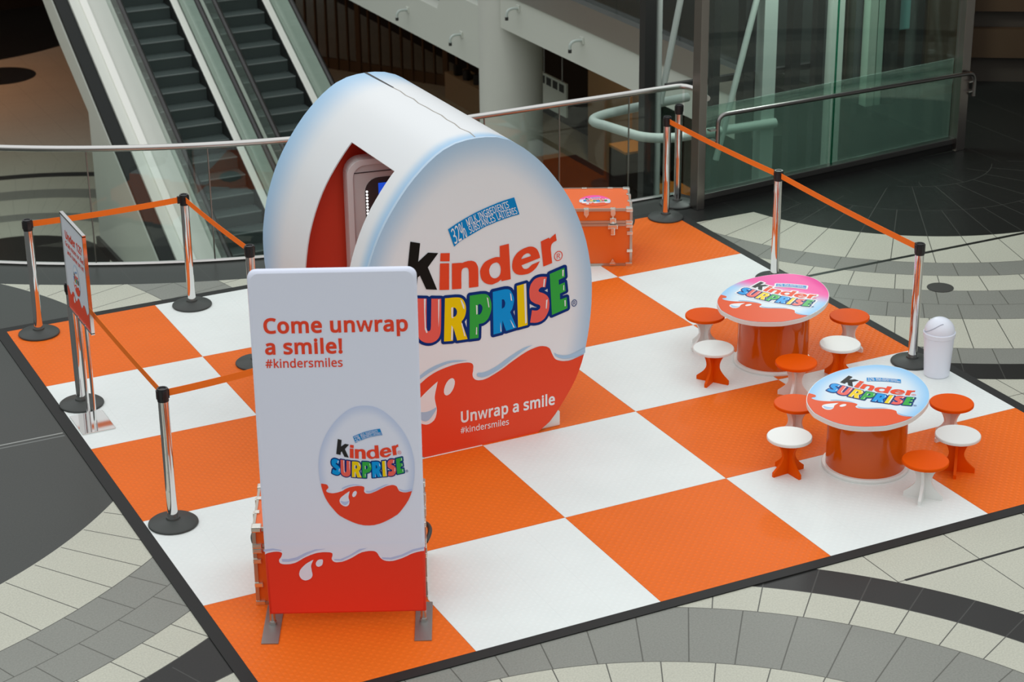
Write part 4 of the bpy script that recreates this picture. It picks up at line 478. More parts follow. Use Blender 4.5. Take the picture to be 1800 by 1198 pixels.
def lerp3(a, b, t): t = max(0., min(1., t)); t = t*t*(3-2*t); return tuple(x+(y-x)*t for x, y in zip(a, b))
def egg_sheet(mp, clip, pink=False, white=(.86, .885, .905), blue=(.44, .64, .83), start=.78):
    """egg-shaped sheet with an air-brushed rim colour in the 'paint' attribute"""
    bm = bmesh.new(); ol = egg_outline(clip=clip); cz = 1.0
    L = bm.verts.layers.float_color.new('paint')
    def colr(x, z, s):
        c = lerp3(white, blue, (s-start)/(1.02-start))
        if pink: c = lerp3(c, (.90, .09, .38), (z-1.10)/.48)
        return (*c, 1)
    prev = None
    for s in (0., .25, .45, .6, .7, .76, .82, .87, .91, .95, .98, 1.):
        if s == 0.:
            v = bm.verts.new(mp(0, cz, 0)); v[L] = colr(0, cz, 0); prev = [v]; continue
        cur = []
        for x, z in ol:
            X, Z = x*s, cz+(z-cz)*s; v = bm.verts.new(mp(X, Z, 0)); v[L] = colr(X, Z, s); cur.append(v)
        n = len(cur)
        for i in range(n):
            j = (i+1) % n
            bm.faces.new((prev[0], cur[i], cur[j]) if len(prev) == 1 else (prev[i], cur[i], cur[j], prev[j]))
        prev = cur
    return bm
# ================================================================== the setting
def yedge(x): return 12.95 - math.sqrt(max(0, 6.4**2 - (x-4)**2)) if x < 4 else (6.55 if x < 6.56 else 6.40)
bm = bmesh.new()
xs = [-14, -9, -6, -4, -2.39] + [-2.39+6.39*i/28 for i in range(1, 29)] + [5, 6.56]
def slab(bm, pts, z0, z1): prism(bm, pts, z0, z1)
slab(bm, [(-14, -9), (-2.39, -9), (-2.39, 40), (-14, 40)], -.6, 0)
edge = [(x, yedge(x)) for x in xs if x >= -2.39]
slab(bm, [(-2.39, -9), (6.56, -9)] + [(6.56, 6.40), (6.5, 6.55)] + [p for p in edge[::-1] if p[0] < 6.4], -.6, 0)
slab(bm, [(6.56, -9), (9.72, -9), (9.72, 6.40), (6.56, 6.40)], -.6, 0)
slab(bm, [(9.72, -9), (18, -9), (18, 40), (9.72, 40)], -.6, 0)
slab(bm, [(9.40, 9.9), (9.72, 9.9), (9.72, 40), (9.40, 40)], -.6, 0)
slab(bm, [(-2.39, 28.4), (9.40, 28.4), (9.40, 40), (-2.39, 40)], -.6, 0)
struct(obj('floor', bm, 'mall_floor'))
bm = bmesh.new(); slab(bm, [(-14, -2), (20, -2), (20, 46), (-14, 46)], -5.7, -5.5); struct(obj('floor', bm, 'lower_floor'))
# soffit under the upper floors, kept just below the slab
bm = bmesh.new(); slab(bm, [(9.5, 9.9), (18, 9.9), (18, 40), (9.5, 40)], -.80, -.62); slab(bm, [(-2.4, 28.6), (9.5, 28.6), (9.5, 40), (-2.4, 40)], -.80, -.62)
struct(obj('ceiling', bm, 'soffit'))
# slab edge of the far side: white fascia and steel band
bm = bmesh.new(); box(bm, (9.37, 13.02, -.56), (.10, 6.3, .50)); struct(obj('trim_1', bm, 'fascia_white'))
bm = bmesh.new(); box(bm, (9.36, 13.02, -.14), (.14, 6.3, .32)); struct(obj('trim_2', bm, 'steel'))
bm = bmesh.new(); prism(bm, [(16.6, -1.535), (30, -1.535), (30, -.95), (18.2, -.95), (18.0, -.62), (16.6, -.62)], 9.26, 9.50, 'x'); struct(obj('trim_3', bm, 'fascia_white'))
bm = bmesh.new(); box(bm, (9.60, 22.6, -.45), (.14, 12, .95)); struct(obj('trim_4', bm, 'dark_steel'))
bm = bmesh.new(); lathe(bm, [(0, -5.5), (.46, -5.5), (.46, -.02), (0, -.02)], 40, (9.66, 16.55)); struct(obj('column', bm, 'column_white', smooth=True))
# walls of the lower floor and of the hall on the right
bm = bmesh.new(); box(bm, (15.4, 28, -3.15), (.2, 36, 4.7)); struct(obj('wall_right', bm, 'dark_wall'))
bm = bmesh.new(); box(bm, (4, 41, -3.1), (26, .2, 4.8)); struct(obj('wall_back', bm, 'dark_wall'))
bm = bmesh.new(); box(bm, (14.6, 22.15, -3.15), (.12, 2.1, 4.7)); struct(obj('wall_shop', bm, 'warm_wall'))
bm = bmesh.new(); box(bm, (14.2, 20, 3.95), (8.2, 42, .25)); struct(obj('ceiling', bm, 'shade_canopy'))  # unseen slab overhead, added to keep the right-hand hall dark
d_ = Vector((1.0, -.62, 0)).normalized(); rot_ = Matrix.Rotation(math.atan2(d_.y, d_.x), 3, 'Z')
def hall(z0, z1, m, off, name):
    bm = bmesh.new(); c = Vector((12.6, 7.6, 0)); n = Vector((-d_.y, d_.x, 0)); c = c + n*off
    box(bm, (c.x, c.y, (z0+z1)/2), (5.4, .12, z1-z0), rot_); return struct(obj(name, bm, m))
hall(0, 4, 'shade_brown', .12, 'wall_hall')
hall(.30, .62, 'brown_wall', 0, 'reflection_band_1'); hall(.82, 1.35, 'brown_wall', 0, 'reflection_band_2')  # brown bands standing in for reflections on the dark shopfront

# ================================================================== checkered floor mat
T = 1.22
mt = thing('floor_mat', 'large orange and white checkered floor mat with black edging', 'floor mat', (3.05, 3.05, 0))
for i in range(5):
    for j in range(5):
        bm = bmesh.new(); box(bm, ((i-2)*T, (j-2)*T, .004), (T-.002, T-.002, .008))
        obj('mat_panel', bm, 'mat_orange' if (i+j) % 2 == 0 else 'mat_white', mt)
for k in range(4):
    bm = bmesh.new(); a, b, w = 2.5*T, 2.5*T+.085, .008
    prism(bm, [(-a, -a), (a, -a), (b, -b), (-b, -b)], 0, w); bmesh.ops.rotate(bm, cent=(0, 0, 0), matrix=Matrix.Rotation(k*PI/2, 3, 'Z'), verts=bm.verts[:])
    obj('edge_strip', bm, 'edge_black', mt)
MZ = .008

# ================================================================== egg-shaped booth
DEP = 1.874
booth = thing('promotional_booth', 'walk-in egg-shaped booth, white and blue with red wave, lettered front and side doorway', 'booth', (2.44, 2.456, MZ))
OL = egg_outline(clip=0.)
bm = egg_sheet(lambda x, z, h: (x, 0, z), 0.)
Lp = bm.verts.layers.float_color['paint']; n0 = len(bm.verts)
prism(bm, OL[::-1], .002, .028, 'y')
bm.verts.ensure_lookup_table()
for v in bm.verts[n0:]: v[Lp] = (.55, .70, .85, 1)
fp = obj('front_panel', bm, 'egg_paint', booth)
P = Print(lambda x, z, h: (x, -.0012-.0008*h, z)); print_logo(P, 'egg_red', 0., slogan=True); P.done('printed_graphic', fp)
# shell with doorway
DZ, DY0, DY1 = 1.985, .275, 1.02
loop = [p for p in OL]
ii = [i for i in range(len(loop)) if loop[i][0] < 0 and (loop[i][1]-DZ)*(loop[(i+1) % len(loop)][1]-DZ) < 0][0]
a, b = loop[ii], loop[(ii+1) % len(loop)]; t = (DZ-a[1])/(b[1]-a[1]); loop.insert(ii+1, (a[0]+(b[0]-a[0])*t, DZ))
ysl = [.028, .05, .075, .10, .13, .16, .20, DY0, .5, .8, DY1, 1.2, 1.35, 1.45, 1.55, 1.65, 1.75, 1.82, DEP]
bm = bmesh.new(); Lp = bm.verts.layers.float_color.new('paint'); R = []
for y in ysl:
    row = []
    for x, z in loop:
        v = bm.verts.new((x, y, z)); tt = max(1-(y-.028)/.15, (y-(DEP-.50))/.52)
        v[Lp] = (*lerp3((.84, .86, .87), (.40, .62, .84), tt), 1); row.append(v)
    R.append(row)
n = len(loop)
for k in range(len(ysl)-1):
    for i in range(n):
        j = (i+1) % n
        if loop[i][1] < 1e-4 and loop[j][1] < 1e-4: continue
        zc = (loop[i][1]+loop[j][1])/2; xc = (loop[i][0]+loop[j][0])/2
        if xc < 0 and zc < DZ and ysl[k] >= DY0-1e-6 and ysl[k+1] <= DY1+1e-6: continue
        bm.faces.new((R[k][i], R[k][j], R[k+1][j], R[k+1][i]))
bmesh.ops.recalc_face_normals(bm, faces=bm.faces[:])
bmesh.ops.delete(bm, geom=[v for v in bm.verts if not v.link_faces], context='VERTS')
outer = list(bm.verts); tw = {}
for v in outer:
    q = Vector((v.co.x*.990, v.co.y, 1.0+(v.co.z-1.0)*.992)); w_ = bm.verts.new(q); w_[Lp] = v[Lp]; tw[v] = w_
bd = [ed for ed in bm.edges if len(ed.link_faces) == 1]
for f in list(bm.faces):
    nf = bm.faces.new([tw[v] for v in reversed(f.verts)]); nf.material_index = 1
for ed in bd:
    try: bm.faces.new((ed.verts[0], ed.verts[1], tw[ed.verts[1]], tw[ed.verts[0]]))
    except ValueError: pass
bmesh.ops.recalc_face_normals(bm, faces=bm.faces[:])
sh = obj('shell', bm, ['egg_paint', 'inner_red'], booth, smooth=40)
bm = bmesh.new(); prism(bm, [(x*.965, .0+z*.985) for x, z in OL][::-1], 1.17, 1.19, 'y'); obj('inner_wall', bm, 'inner_red', booth)
bm = bmesh.new(); prism(bm, [(x*.99, z*.995) for x, z in OL][::-1], DEP-.03, DEP-.005, 'y'); obj('back_panel', bm, 'white_gloss', booth)
bm = bmesh.new(); prism(bm, [(x*.965, z*.985) for x, z in OL][::-1], .03, .04, 'y'); obj('lining', bm, 'inner_red', booth)
for sx in (-1, 1):
    bm = bmesh.new(); box(bm, (sx*.55, .075, .055), (.16, .09, .11), bev=.008); obj('foot_block', bm, 'white_gloss', booth)
random.seed(3)
bm = bmesh.new(); prism(bm, [(-.012, 1.874), (.010, 1.874), (.016, 1.62), (.020, 1.40), (.008, 1.40), (-.002, 1.62)], 2.2135, 2.2165, 'z'); obj('seam_gap', bm, 'black_plastic', booth)
bm = bmesh.new(); zz = [(.014+.012*random.random()*(1 if i % 2 else -1), 1.40-1.37*i/12) for i in range(13)]
prism(bm, [(x-.004, y) for x, y in zz] + [(x+.004, y) for x, y in zz[::-1]], 2.2135, 2.2160, 'z'); obj('seam', bm, 'trim_silver', booth)
# kiosk standing inside
def rrect(w, h, r, x0=0., z0=0., corners=(1, 1, 1, 1), n=6):
    pts = []
    for (cx, cz, a0, on) in ((x0+r, z0+r, PI, corners[0]), (x0+w-r, z0+r, 1.5*PI, corners[1]), (x0+w-r, z0+h-r, 0, corners[2]), (x0+r, z0+h-r, .5*PI, corners[3])):
        if on: pts += [(cx+r*math.cos(a0+.5*PI*i/n), cz+r*math.sin(a0+.5*PI*i/n)) for i in range(n+1)]
        else: pts.append((cx+r*1.0*(1 if math.cos(a0+.25*PI) > 0 else -1), cz+r*(1 if math.sin(a0+.25*PI) > 0 else -1)))
    return pts
ki = thing('kiosk', 'grey kiosk cabinet with rounded corner and small blue screen inside the egg booth', 'kiosk', (1.915, 3.46, MZ), math.radians(-9))
bm = bmesh.new(); prism(bm, rrect(.62, 1.86, .12, 0, 0, (0, 0, 1, 1)), 0, .12, 'y'); obj('cabinet', bm, 'kiosk_shell', ki)
bm = bmesh.new(); o_ = rrect(.62, 1.86, .12, 0, 0, (0, 0, 1, 1)); i_ = rrect(.54, 1.80, .09, .04, .02, (0, 0, 1, 1))
fa = [bm.verts.new((x, -.012, z)) for x, z in o_]; fb = [bm.verts.new((x, -.012, z)) for x, z in i_]; fc = [bm.verts.new((x, .0, z)) for x, z in o_]; fd = [bm.verts.new((x, 0, z)) for x, z in i_]
for i in range(len(o_)):
    j = (i+1) % len(o_)
    bm.faces.new((fa[i], fa[j], fb[j], fb[i])); bm.faces.new((fa[i], fc[i], fc[j], fa[j])); bm.faces.new((fb[i], fb[j], fd[j], fd[i]))
bmesh.ops.recalc_face_normals(bm, faces=bm.faces[:]); obj('door_frame', bm, 'kiosk_frame', ki)
bm = bmesh.new(); box(bm, (.31, -.002, 1.765), (.54, .004, .006)); obj('seam', bm, 'kiosk_dark', ki)
bm = bmesh.new(); prism(bm, rrect(.36, .70, .10, .125, 1.02), -.006, .0, 'y'); dp = obj('display_panel', bm, 'kiosk_dark', ki)
bm = bmesh.new(); box(bm, (.32, -.010, 1.60), (.20, .006, .16), bev=.002); obj('screen', bm, 'screen_blue', dp)
for i in range(9):
    bm = bmesh.new(); lathe(bm, [(0, 0), (.0075, 0), (.0075, .005), (0, .007)], 10); bmesh.ops.rotate(bm, cent=(0, 0, 0), matrix=Matrix.Rotation(PI/2, 3, 'X'), verts=bm.verts[:])
    l_ = obj('indicator_light', bm, 'led', dp); l_.location = (.137, -.006, 1.625-.023*i)

# ================================================================== fabric banner
ban = thing('banner_stand', 'tall white fabric banner with red base and lettering on two flat feet', 'banner', (.291, .815, MZ), math.radians(-25.2))
x0, x1, zb, zt, zs = -.020, .904, .082, 2.222, .503
def pillow(bm, pts):
    cx = sum(p[0] for p in pts)/len(pts); cz = sum(p[1] for p in pts)/len(pts); R = []
    for y, ins in ((-.027, .016), (-.020, .004), (-.008, 0), (.008, 0), (.020, .004), (.027, .016)):
        R.append([bm.verts.new((x - (ins if x > cx else -ins), y, z - (0 if abs(z-zs) < 1e-6 else (ins if z > cz else -ins)))) for x, z in pts])
    n = len(pts)
    for A_, B_ in zip(R, R[1:]):
        for i in range(n): bm.faces.new((A_[i], A_[(i+1) % n], B_[(i+1) % n], B_[i]))
    bm.faces.new(R[0][::-1]); bm.faces.new(R[-1]); bmesh.ops.recalc_face_normals(bm, faces=bm.faces[:])
bm = bmesh.new(); pillow(bm, [(x0, zs), (x1, zs)] + rrect(x1-x0, zt-zs, .05, x0, zs, (0, 0, 1, 1))[2:]); fab = obj('fabric_cover', bm, 'banner_fabric', ban, smooth=60)
bm = bmesh.new(); pillow(bm, [(x0+.006, zb), (x1-.004, zb), (x1, zs), (x0, zs)]); low = obj('red_base_panel', bm, 'banner_red', ban, smooth=60); low['label'] = 'plain red lower panel'
for o in (fab, low):
    for p_ in o.data.polygons: p_.use_smooth = p_.area < .06
P = Print(lambda x, z, h: (x, -.0280-.0008*h, z))
w = mm(LG['bwave'][0]); w = [(max(x, x0+.005), min(z, zs)) for x, z in w]
w[0] = (x0+.004, w[0][1]); w[-1] = (x1-.004, w[-1][1])
P.poly([w + [(x1-.004, zs+.04), (x0+.004, zs+.04)]], 'banner_fabric', 1)
for c in LG['bstripe']: P.poly([mm(c)], 'banner_blue', 2)
P.poly([mm(LG['bdrop'][0])], 'banner_white', 3); P.poly([mm(LG['bdrop2'][0])], 'banner_white', 3)
P.done('printed_wave', fab)
for s_, a in (('Come unwrap', (.055, 1.858, .848, .084, 30)), ('a smile!', (.056, 1.733, .483, .082, 30)), ('#kindersmiles', (.054, 1.650, .480, .050, 14))):
    P = Print(lambda x, z, h: (x, -.0280-.0008*h, z))
    for g in text_line(s_, *a): P.poly(g, 'banner_text', 1)
    P.done('printed_lettering', fab)
be = lambda x, z, h: (.588+x*.3135, -.0288-.0007*h, .658+(z+.15)*.318)
eg = egg_sheet(be, None, white=(.80, .84, .985), blue=(.58, .67, .90), start=.80); es = obj('printed_egg', eg, 'banner_paint', fab)
P = Print(be); print_logo(P, 'banner_text', None, small=True, sub={'ink_red': 'banner_text', 'ink_white': 'banner_white', 'wave_blue': 'banner_blue', 'ink_black': 'banner_black'}); P.done('printed_graphic', es)
for x in (0.0, .883):
    bm = bmesh.new(); box(bm, (x, .002, .004), (.10, .44, .008), bev=.002); obj('foot', bm, 'foot_metal', ban)
    bm = bmesh.new(); tube(bm, [(x, 0, .007), (x, 0, .12)], .017, 16); tube(bm, [(x, 0, .007), (x, 0, .03)], .023, 16); obj('post', bm, 'pole_metal', ban, smooth=True)

# ================================================================== orange trunks
def make_trunk(label, loc, rz, sticker):
    tr = thing('trunk', label, 'trunk', loc, rz, None)
    Wd, D, H, LZ = 1.0, .56, .51, .385
    bm = bmesh.new(); box(bm, (Wd/2, D/2, LZ/2+.004), (Wd, D, LZ-.012)); obj('body', bm, 'trunk_orange', tr)
    bm = bmesh.new(); box(bm, (Wd/2, D/2, (LZ+H)/2), (Wd, D, H-LZ)); lid = obj('lid', bm, 'trunk_orange', tr)
    def edges(z0, z1, nm, par):
        bm = bmesh.new(); t = .022
        for z in (z0, z1):
            for y in (0, D): box(bm, (Wd/2, y, z), (Wd+.008, t*.7, t))
            for x in (0, Wd): box(bm, (x, D/2, z), (t*.7, D+.008, t))
        for x in (0, Wd):
            for y in (0, D): box(bm, (x, y, (z0+z1)/2), (t, t, z1-z0+t))
        obj(nm, bm, 'trim_silver', par)
    edges(.012, LZ-.014, 'metal_trim', tr); edges(LZ+.012, H-.006, 'metal_trim', tr)
    # clamps along the front and top edges, side edges too
    for x in (.16, .385, .62, .845):
        for (y, z, s) in ((-.004, H, 1), (D+.004, H, -1)):
            bm = bmesh.new(); box(bm, (0, .012*s, .004), (.045, .03, .010), bev=.003); box(bm, (0, -.006*s, -.022), (.04, .012, .05), bev=.003); prism(bm, [(-.018, -.045), (.018, -.045), (0, -.075)], -.010*s, -.004*s, 'y')
            o = obj('edge_clamp', bm, 'latch_silver', tr); o.location = (x, y, z)
        bm = bmesh.new(); prism(bm, [(-.028, 0), (.028, 0), (0, .05)], -.010, 0, 'y'); box(bm, (0, -.006, .0), (.05, .012, .02), bev=.003)
        o = obj('edge_clamp', bm, 'latch_silver', tr); o.location = (x, -.005, .02)
    for x, s in ((0, -1), (Wd, 1)):
        for y in (.2, .38):
            bm = bmesh.new(); box(bm, (-.012*s, 0, .004), (.03, .04, .010), bev=.003); box(bm, (.006*s, 0, -.022), (.012, .04, .05), bev=.003)
            o = obj('edge_clamp', bm, 'latch_silver', tr); o.location = (x+.004*s, y, H)
        for z in (.14, .30):
            bm = bmesh.new(); box(bm, (0, 0, 0), (.05, .03, .03), bev=.004); o = obj('edge_clamp', bm, 'latch_silver', tr); o.location = (x-.012*s, -.004, z)
        for y in (0, D):
            for z in (.015, H-.006, LZ+.012, LZ-.02):
                bm = bmesh.new(); box(bm, (-.016*s, .016*(1 if y == 0 else -1), 0), (.06, .06, .034), bev=.007); o = obj('corner_cap', bm, 'latch_silver', tr); o.location = (x, y, z)
        bm = bmesh.new(); tube(bm, arc((x+s*.008, .16, .30), (x+s*.06, .28, .33), (x+s*.008, .40, .30), 10), .014, 10); obj('handle', bm, 'black_rubber', tr, smooth=True)
    for x in (.155, .5, .845):
        bm = bmesh.new(); box(bm, (0, -.010, .025), (.055, .02, .05), bev=.008); lathe(bm, [(0, 0), (.028, 0), (.022, .016), (0, .018)], 16, mi=0)
        bm.verts.ensure_lookup_table()
        bmesh.ops.rotate(bm, cent=(0, 0, 0), matrix=Matrix.Rotation(0, 3, 'X'), verts=bm.verts[:])
        box(bm, (0, -.012, -.03), (.085, .018, .04), bev=.006); box(bm, (0, -.014, -.07), (.036, .018, .07), bev=.008)
        o = obj('latch', bm, 'latch_silver', tr); o.location = (x, -.008, LZ+.005)
    if sticker:
        mp = lambda x, z, h: (.70+x*.155, .225+(z-1.05)*.125, H+.0016+.0006*h)
        es = obj('sticker', egg_sheet(mp, None, pink=True, white=(.80, .85, .90), blue=(.45, .66, .86)), 'table_paint', lid)
        P = Print(mp); print_logo(P, 'table_red', None, halo=True); P.done('printed_graphic', es)
    return tr
make_trunk('orange metal-edged trunk with round sticker on its lid, behind the egg booth', (5.11-.894, 5.07+.448, MZ), math.radians(-26.6), True)
make_trunk('orange metal-edged trunk half hidden behind the white banner', (.298, 1.083, MZ), math.radians(-23.8), False)

# ================================================================== tables and stools
def make_table(label, loc, up_deg, pink):
    tb = thing('table', label, 'table', loc, 0, 'egg-topped low tables')
    bm = bmesh.new(); lathe(bm, [(0, 0), (.292, 0), (.295, .006), (.295, .020), (.29, .026), (0, .026)], 64); obj('base_disc', bm, 'white_gloss', tb, smooth=True)
    bm = bmesh.new(); lathe(bm, [(0, .026), (.268, .026), (.268, .49), (0, .49)], 72); obj('drum', bm, 'drum_orange', tb, smooth=True)
    K = .4515; a = math.radians(up_deg); ux, uy = math.cos(a), math.sin(a); rx, ry = math.sin(a), -math.cos(a)
    def mp(x, z, h=0): X, Z = x*K, (z-1.03)*K; return (X*rx+Z*ux, X*ry+Z*uy, .5205+.0007*h)
    bm = bmesh.new(); prism(bm, [mp(x, z)[:2] for x, z in egg_outline()], .488, .520); top = obj('tabletop', bm, 'white_gloss', tb, smooth=30)
    es = obj('printed_sheet', egg_sheet(lambda x, z, h: mp(x*.992, 1.03+(z-1.03)*.992, h), None, pink=pink, white=(.74, .83, .88), blue=(.32, .61, .90), start=.62), 'table_paint', top)
    P = Print(lambda x, z, h: mp(x*.99, 1.03+(z-1.03)*.99, h+.6)); print_logo(P, 'table_red', None, halo=pink); P.done('printed_graphic', es)
    return tb
make_table('low round-based table with pink-topped egg-shaped top', (5.03, 2.755, MZ), 33.5, True)
make_table('low round-based table with pale blue egg-shaped top, nearest the camera', (4.60, .955, MZ), 37.5, False)

def make_stool(seat_m, leg_m):
    st = thing('stool', '', 'stool', (0, 0, MZ))
    bm = bmesh.new(); lathe(bm, [(0, .252), (.148, .252), (.152, .256), (.152, .270), (.148, .275), (0, .275)], 48); obj('seat', bm, seat_m, st, smooth=35)
    half = [(.128, 0), (.128, .03)] + [(.128-.078*math.sin(PI*.5*t), .03+.10*t) for t in [i/6 for i in range(1, 7)]] + [(.050+.060*(1-math.cos(PI*.5*t)), .13+.122*t) for t in [i/7 for i in range(1, 8)]]
    out = half + [(-x, z) for x, z in half[::-1]]
    for k in range(2):
        bm = bmesh.new(); prism(bm, out, -.0095, .0095, 'y'); bmesh.ops.rotate(bm, cent=(0, 0, 0), matrix=Matrix.Rotation(k*PI/2, 3, 'Z'), verts=bm.verts[:]); obj('leg_panel', bm, leg_m, st)
    return st
PA, PB = make_stool('orange_gloss', 'white_gloss'), make_stool('white_gloss', 'orange_gloss')
used = set()
def stool(kind, x, y, rz, label):
    p = PA if kind == 'o' else PB
    o = p if kind not in used else copy_tree(p); used.add(kind)
    o.location = (x, y, MZ); o.rotation_euler = (0, 0, math.radians(rz)); o['label'] = label
    o['group'] = 'orange-seated stools around the tables' if kind == 'o' else 'white-seated stools around the tables'
stool('o', 4.716, 3.226, 10, 'orange-seated stool left of the pink-topped table')
stool('w', 4.428, 2.636, -56, 'white-seated stool with orange legs standing front left of the pink-topped table')
stool('o', 5.680, 2.690, 25, 'orange-seated stool right of the pink-topped table, by the black mat edge')
stool('w', 5.298, 2.269, 15, 'white-seated stool between the pink-topped table and the waste bin')
stool('o', 4.818, 2.131, -50, 'orange-seated stool in front of the drum of the pink-topped table')
stool('o', 4.410, 1.527, 30, 'orange-seated stool left of the blue-topped table, behind the white stool')
stool('w', 4.073, 1.099, 5, 'white-seated stool front left of the blue-topped table')
stool('o', 5.365, 1.033, 5, 'orange-seated stool below the waste bin, right of the blue-topped table')
stool('w', 5.080, .598, -40, 'white-seated stool right of the blue-topped table')
stool('o', 4.650, .383, -48, 'orange-seated stool with white legs nearest the front edge of the mat')

# ================================================================== waste bin
bn = thing('waste_bin', 'small white plastic swing-top waste bin beside the table', 'bin', (5.972, 1.970, MZ))
bm = bmesh.new(); lathe(bm, [(0, 0), (.088, 0), (.094, .006), (.112, .31), (.118, .315), (.120, .345), (.116, .350), (.108, .345), (.105, .3), (.085, .012), (0, .012)], 48); obj('bin_body', bm, 'white_plastic', bn, smooth=35)
bm = bmesh.new(); lathe(bm, [(.112, .345)] + [(.112*math.cos(t), .350+.108*math.sin(t)) for t in [i*PI/2/12 for i in range(12)]] + [(0, .458)], 48); obj('dome_lid', bm, 'white_plastic', bn, smooth=60)
bm = bmesh.new(); pa = []
for i in range(15):   # s-shaped edge of the swing flap
    t = i/14; az = math.radians(158 + 92*t); el = .06 + .80*(t*t*(3-2*t))
    pa.append((.1135*math.cos(el)*math.cos(az), .1135*math.cos(el)*math.sin(az), .350+.1095*math.sin(el)))
tube(bm, pa, .0028, 6); obj('flap_edge', bm, 'bin_seam', bn, smooth=True)

# ================================================================== sign holder
sg = thing('sign_holder', 'upright chrome poster sign holder on a mirror-finish base at the mat edge', 'sign', (.13, 4.08, MZ))
bm = bmesh.new(); box(bm, (0, 0, .005), (.24, .345, .010), bev=.002); obj('base_plate', bm, 'mirror_steel', sg)
for y in (-.09, .09):
    bm = bmesh.new(); tube(bm, [(0, y, .009), (0, y, .80)], .013, 16); obj('post', bm, 'chrome', sg, smooth=True)
ya, yb, za, zb_ = .309, -.264, .785, 1.497
bm = bmesh.new()
for (c, s) in (((0, ya, (za+zb_)/2), (.024, .014, zb_-za)), ((0, yb, (za+zb_)/2), (.024, .014, zb_-za)), ((0, (ya+yb)/2, za), (.024, ya-yb+.014, .014)), ((0, (ya+yb)/2, zb_), (.024, ya-yb+.014, .014))): box(bm, c, s)
obj('frame', bm, 'chrome', sg)
bm = bmesh.new(); box(bm, (0, (ya+yb)/2, (za+zb_)/2), (.010, ya-yb-.01, zb_-za-.01)); po = obj('poster', bm, 'poster_white', sg)
sw, shh = ya-yb-.014, zb_-za-.014
def ps(u, v, h=0): return (-.0060-.0008*h, ya-.007-u*sw, za+.007+v*shh)
for t, u0, v0, u1, cap, bo in (('Under 12?', .12, .775, .88, .080, 30), ('Grab mom or dad', .08, .69, .93, .050, 12), ('and come on in!', .14, .61, .90, .050, 12)):
    P = Print(ps)
    for g in text_line(t, u0, v0, u1, cap, bo): P.poly(g, 'egg_red', 1)
    P.done('printed_lettering', po)
P = Print(ps)
wv = [(0, .235)]
for i in range(1, 61):
    u = i/60; f = (u*4) % 1; wv.append((u, .20+.035*math.cos(2*PI*f)*(1 if f < .6 else .6) + (.012 if f > .75 else 0) - .02*u))
P.poly([wv + [(1, 0), (0, 0)]], 'egg_red', 1)
P.poly([[(.30, .20), (.26, .17), (.25, .14), (.27, .12), (.30, .12), (.32, .14), (.31, .17)]], 'ink_white', 2)
P.done('printed_wave', po)
me_ = lambda x, z, h=0: ps(.48+x*.17, .245+(z+.15)*.14, h+1)
eg = obj('printed_egg', egg_sheet(me_, None, white=(.80, .82, .84), blue=(.45, .62, .80)), 'table_paint', po)
P = Print(me_); print_logo(P, 'egg_red', None); P.done('printed_graphic', eg)

# ================================================================== stanchions with belts
SHT = .955
def make_stanchion():
    o = thing('stanchion', '', 'stanchion', (0, 0, 0))
    bm = bmesh.new(); lathe(bm, [(0, 0), (.158, 0), (.162, .006), (.160, .014), (.150, .022), (.060, .034), (.046, .040), (.042, .052), (0, .052)], 56); obj('base', bm, 'black_rubber', o, smooth=35)
    bm = bmesh.new(); lathe(bm, [(0, .05), (.034, .05), (.034, .872), (0, .872)], 32); obj('pole', bm, 'chrome', o, smooth=35)
    bm = bmesh.new(); lathe(bm, [(0, .868), (.0365, .868), (.0365, .945), (.034, SHT), (.024, SHT), (.022, SHT-.006), (0, SHT-.006)], 32)
    for k in range(4):
        a = k*PI/2; box(bm, (.036*math.cos(a), .036*math.sin(a), .915), (.010, .026, .062), Matrix.Rotation(a, 3, 'Z'), bev=.003)
    obj('belt_head', bm, 'black_plastic', o, smooth=35)
    return o
SP = make_stanchion()
def stanchion(x, y, label, z=MZ, ends=(), rz=0.):
    o = SP if not SP['label'] else copy_tree(SP)
    o.location = (x, y, z); o['label'] = label; o['group'] = 'chrome belt stanchions'; o.rotation_euler = (0, 0, rz)
    return o
def belt(o, to, z=MZ):
    d = Vector((to[0]-o.location.x, to[1]-o.location.y, 0)); L = d.length; u = d.normalized()
    a = u*.044; b = u*(L-.044); n = Vector((-u.y, u.x, 0))*.0012; bm = bmesh.new(); rows = []
    for i in range(13):
        t = i/12; p = a.lerp(b, t); sag = -.010*4*t*(1-t)
        rows.append([bm.verts.new(p+n*s+Vector((0, 0, h+sag))) for s, h in ((1, .892), (1, .940), (-1, .940), (-1, .892))])
    for A_, B_ in zip(rows, rows[1:]):
        for j in range(4): bm.faces.new((A_[j], A_[(j+1) % 4], B_[(j+1) % 4], B_[j]))
    bm.faces.new(rows[0]); bm.faces.new(rows[-1][::-1]); bmesh.ops.recalc_face_normals(bm, faces=bm.faces[:])
    bt = obj('belt', bm, 'belt_orange', o); bt['label'] = 'orange webbing belt'
    bt.matrix_parent_inverse = Matrix.Rotation(-o.rotation_euler.z, 4, 'Z')
    bm = bmesh.new(); e_ = u*(L-.046); box(bm, (e_.x, e_.y, .916), (.022, .020, .060), Matrix.Rotation(math.atan2(u.y, u.x), 3, 'Z'), bev=.003)
    bc = obj('belt_clip', bm, 'black_plastic', bt)
s1 = stanchion(.219, 5.934, 'chrome belt stanchion at the far left corner of the mat')
s2 = stanchion(1.489, 5.951, 'chrome belt stanchion on the white panel in front of the escalators')
s3 = stanchion(1.545, 4.56, 'chrome belt stanchion just left of the egg booth, mostly behind the banner')
s4 = stanchion(.150, 4.437, 'chrome belt stanchion behind the poster sign holder')
s5 = stanchion(.166, 2.317, 'chrome belt stanchion nearest the camera, left of the white banner')
s5b = stanchion(1.17, 2.455, 'chrome belt stanchion standing behind the banner, in front of the egg booth')
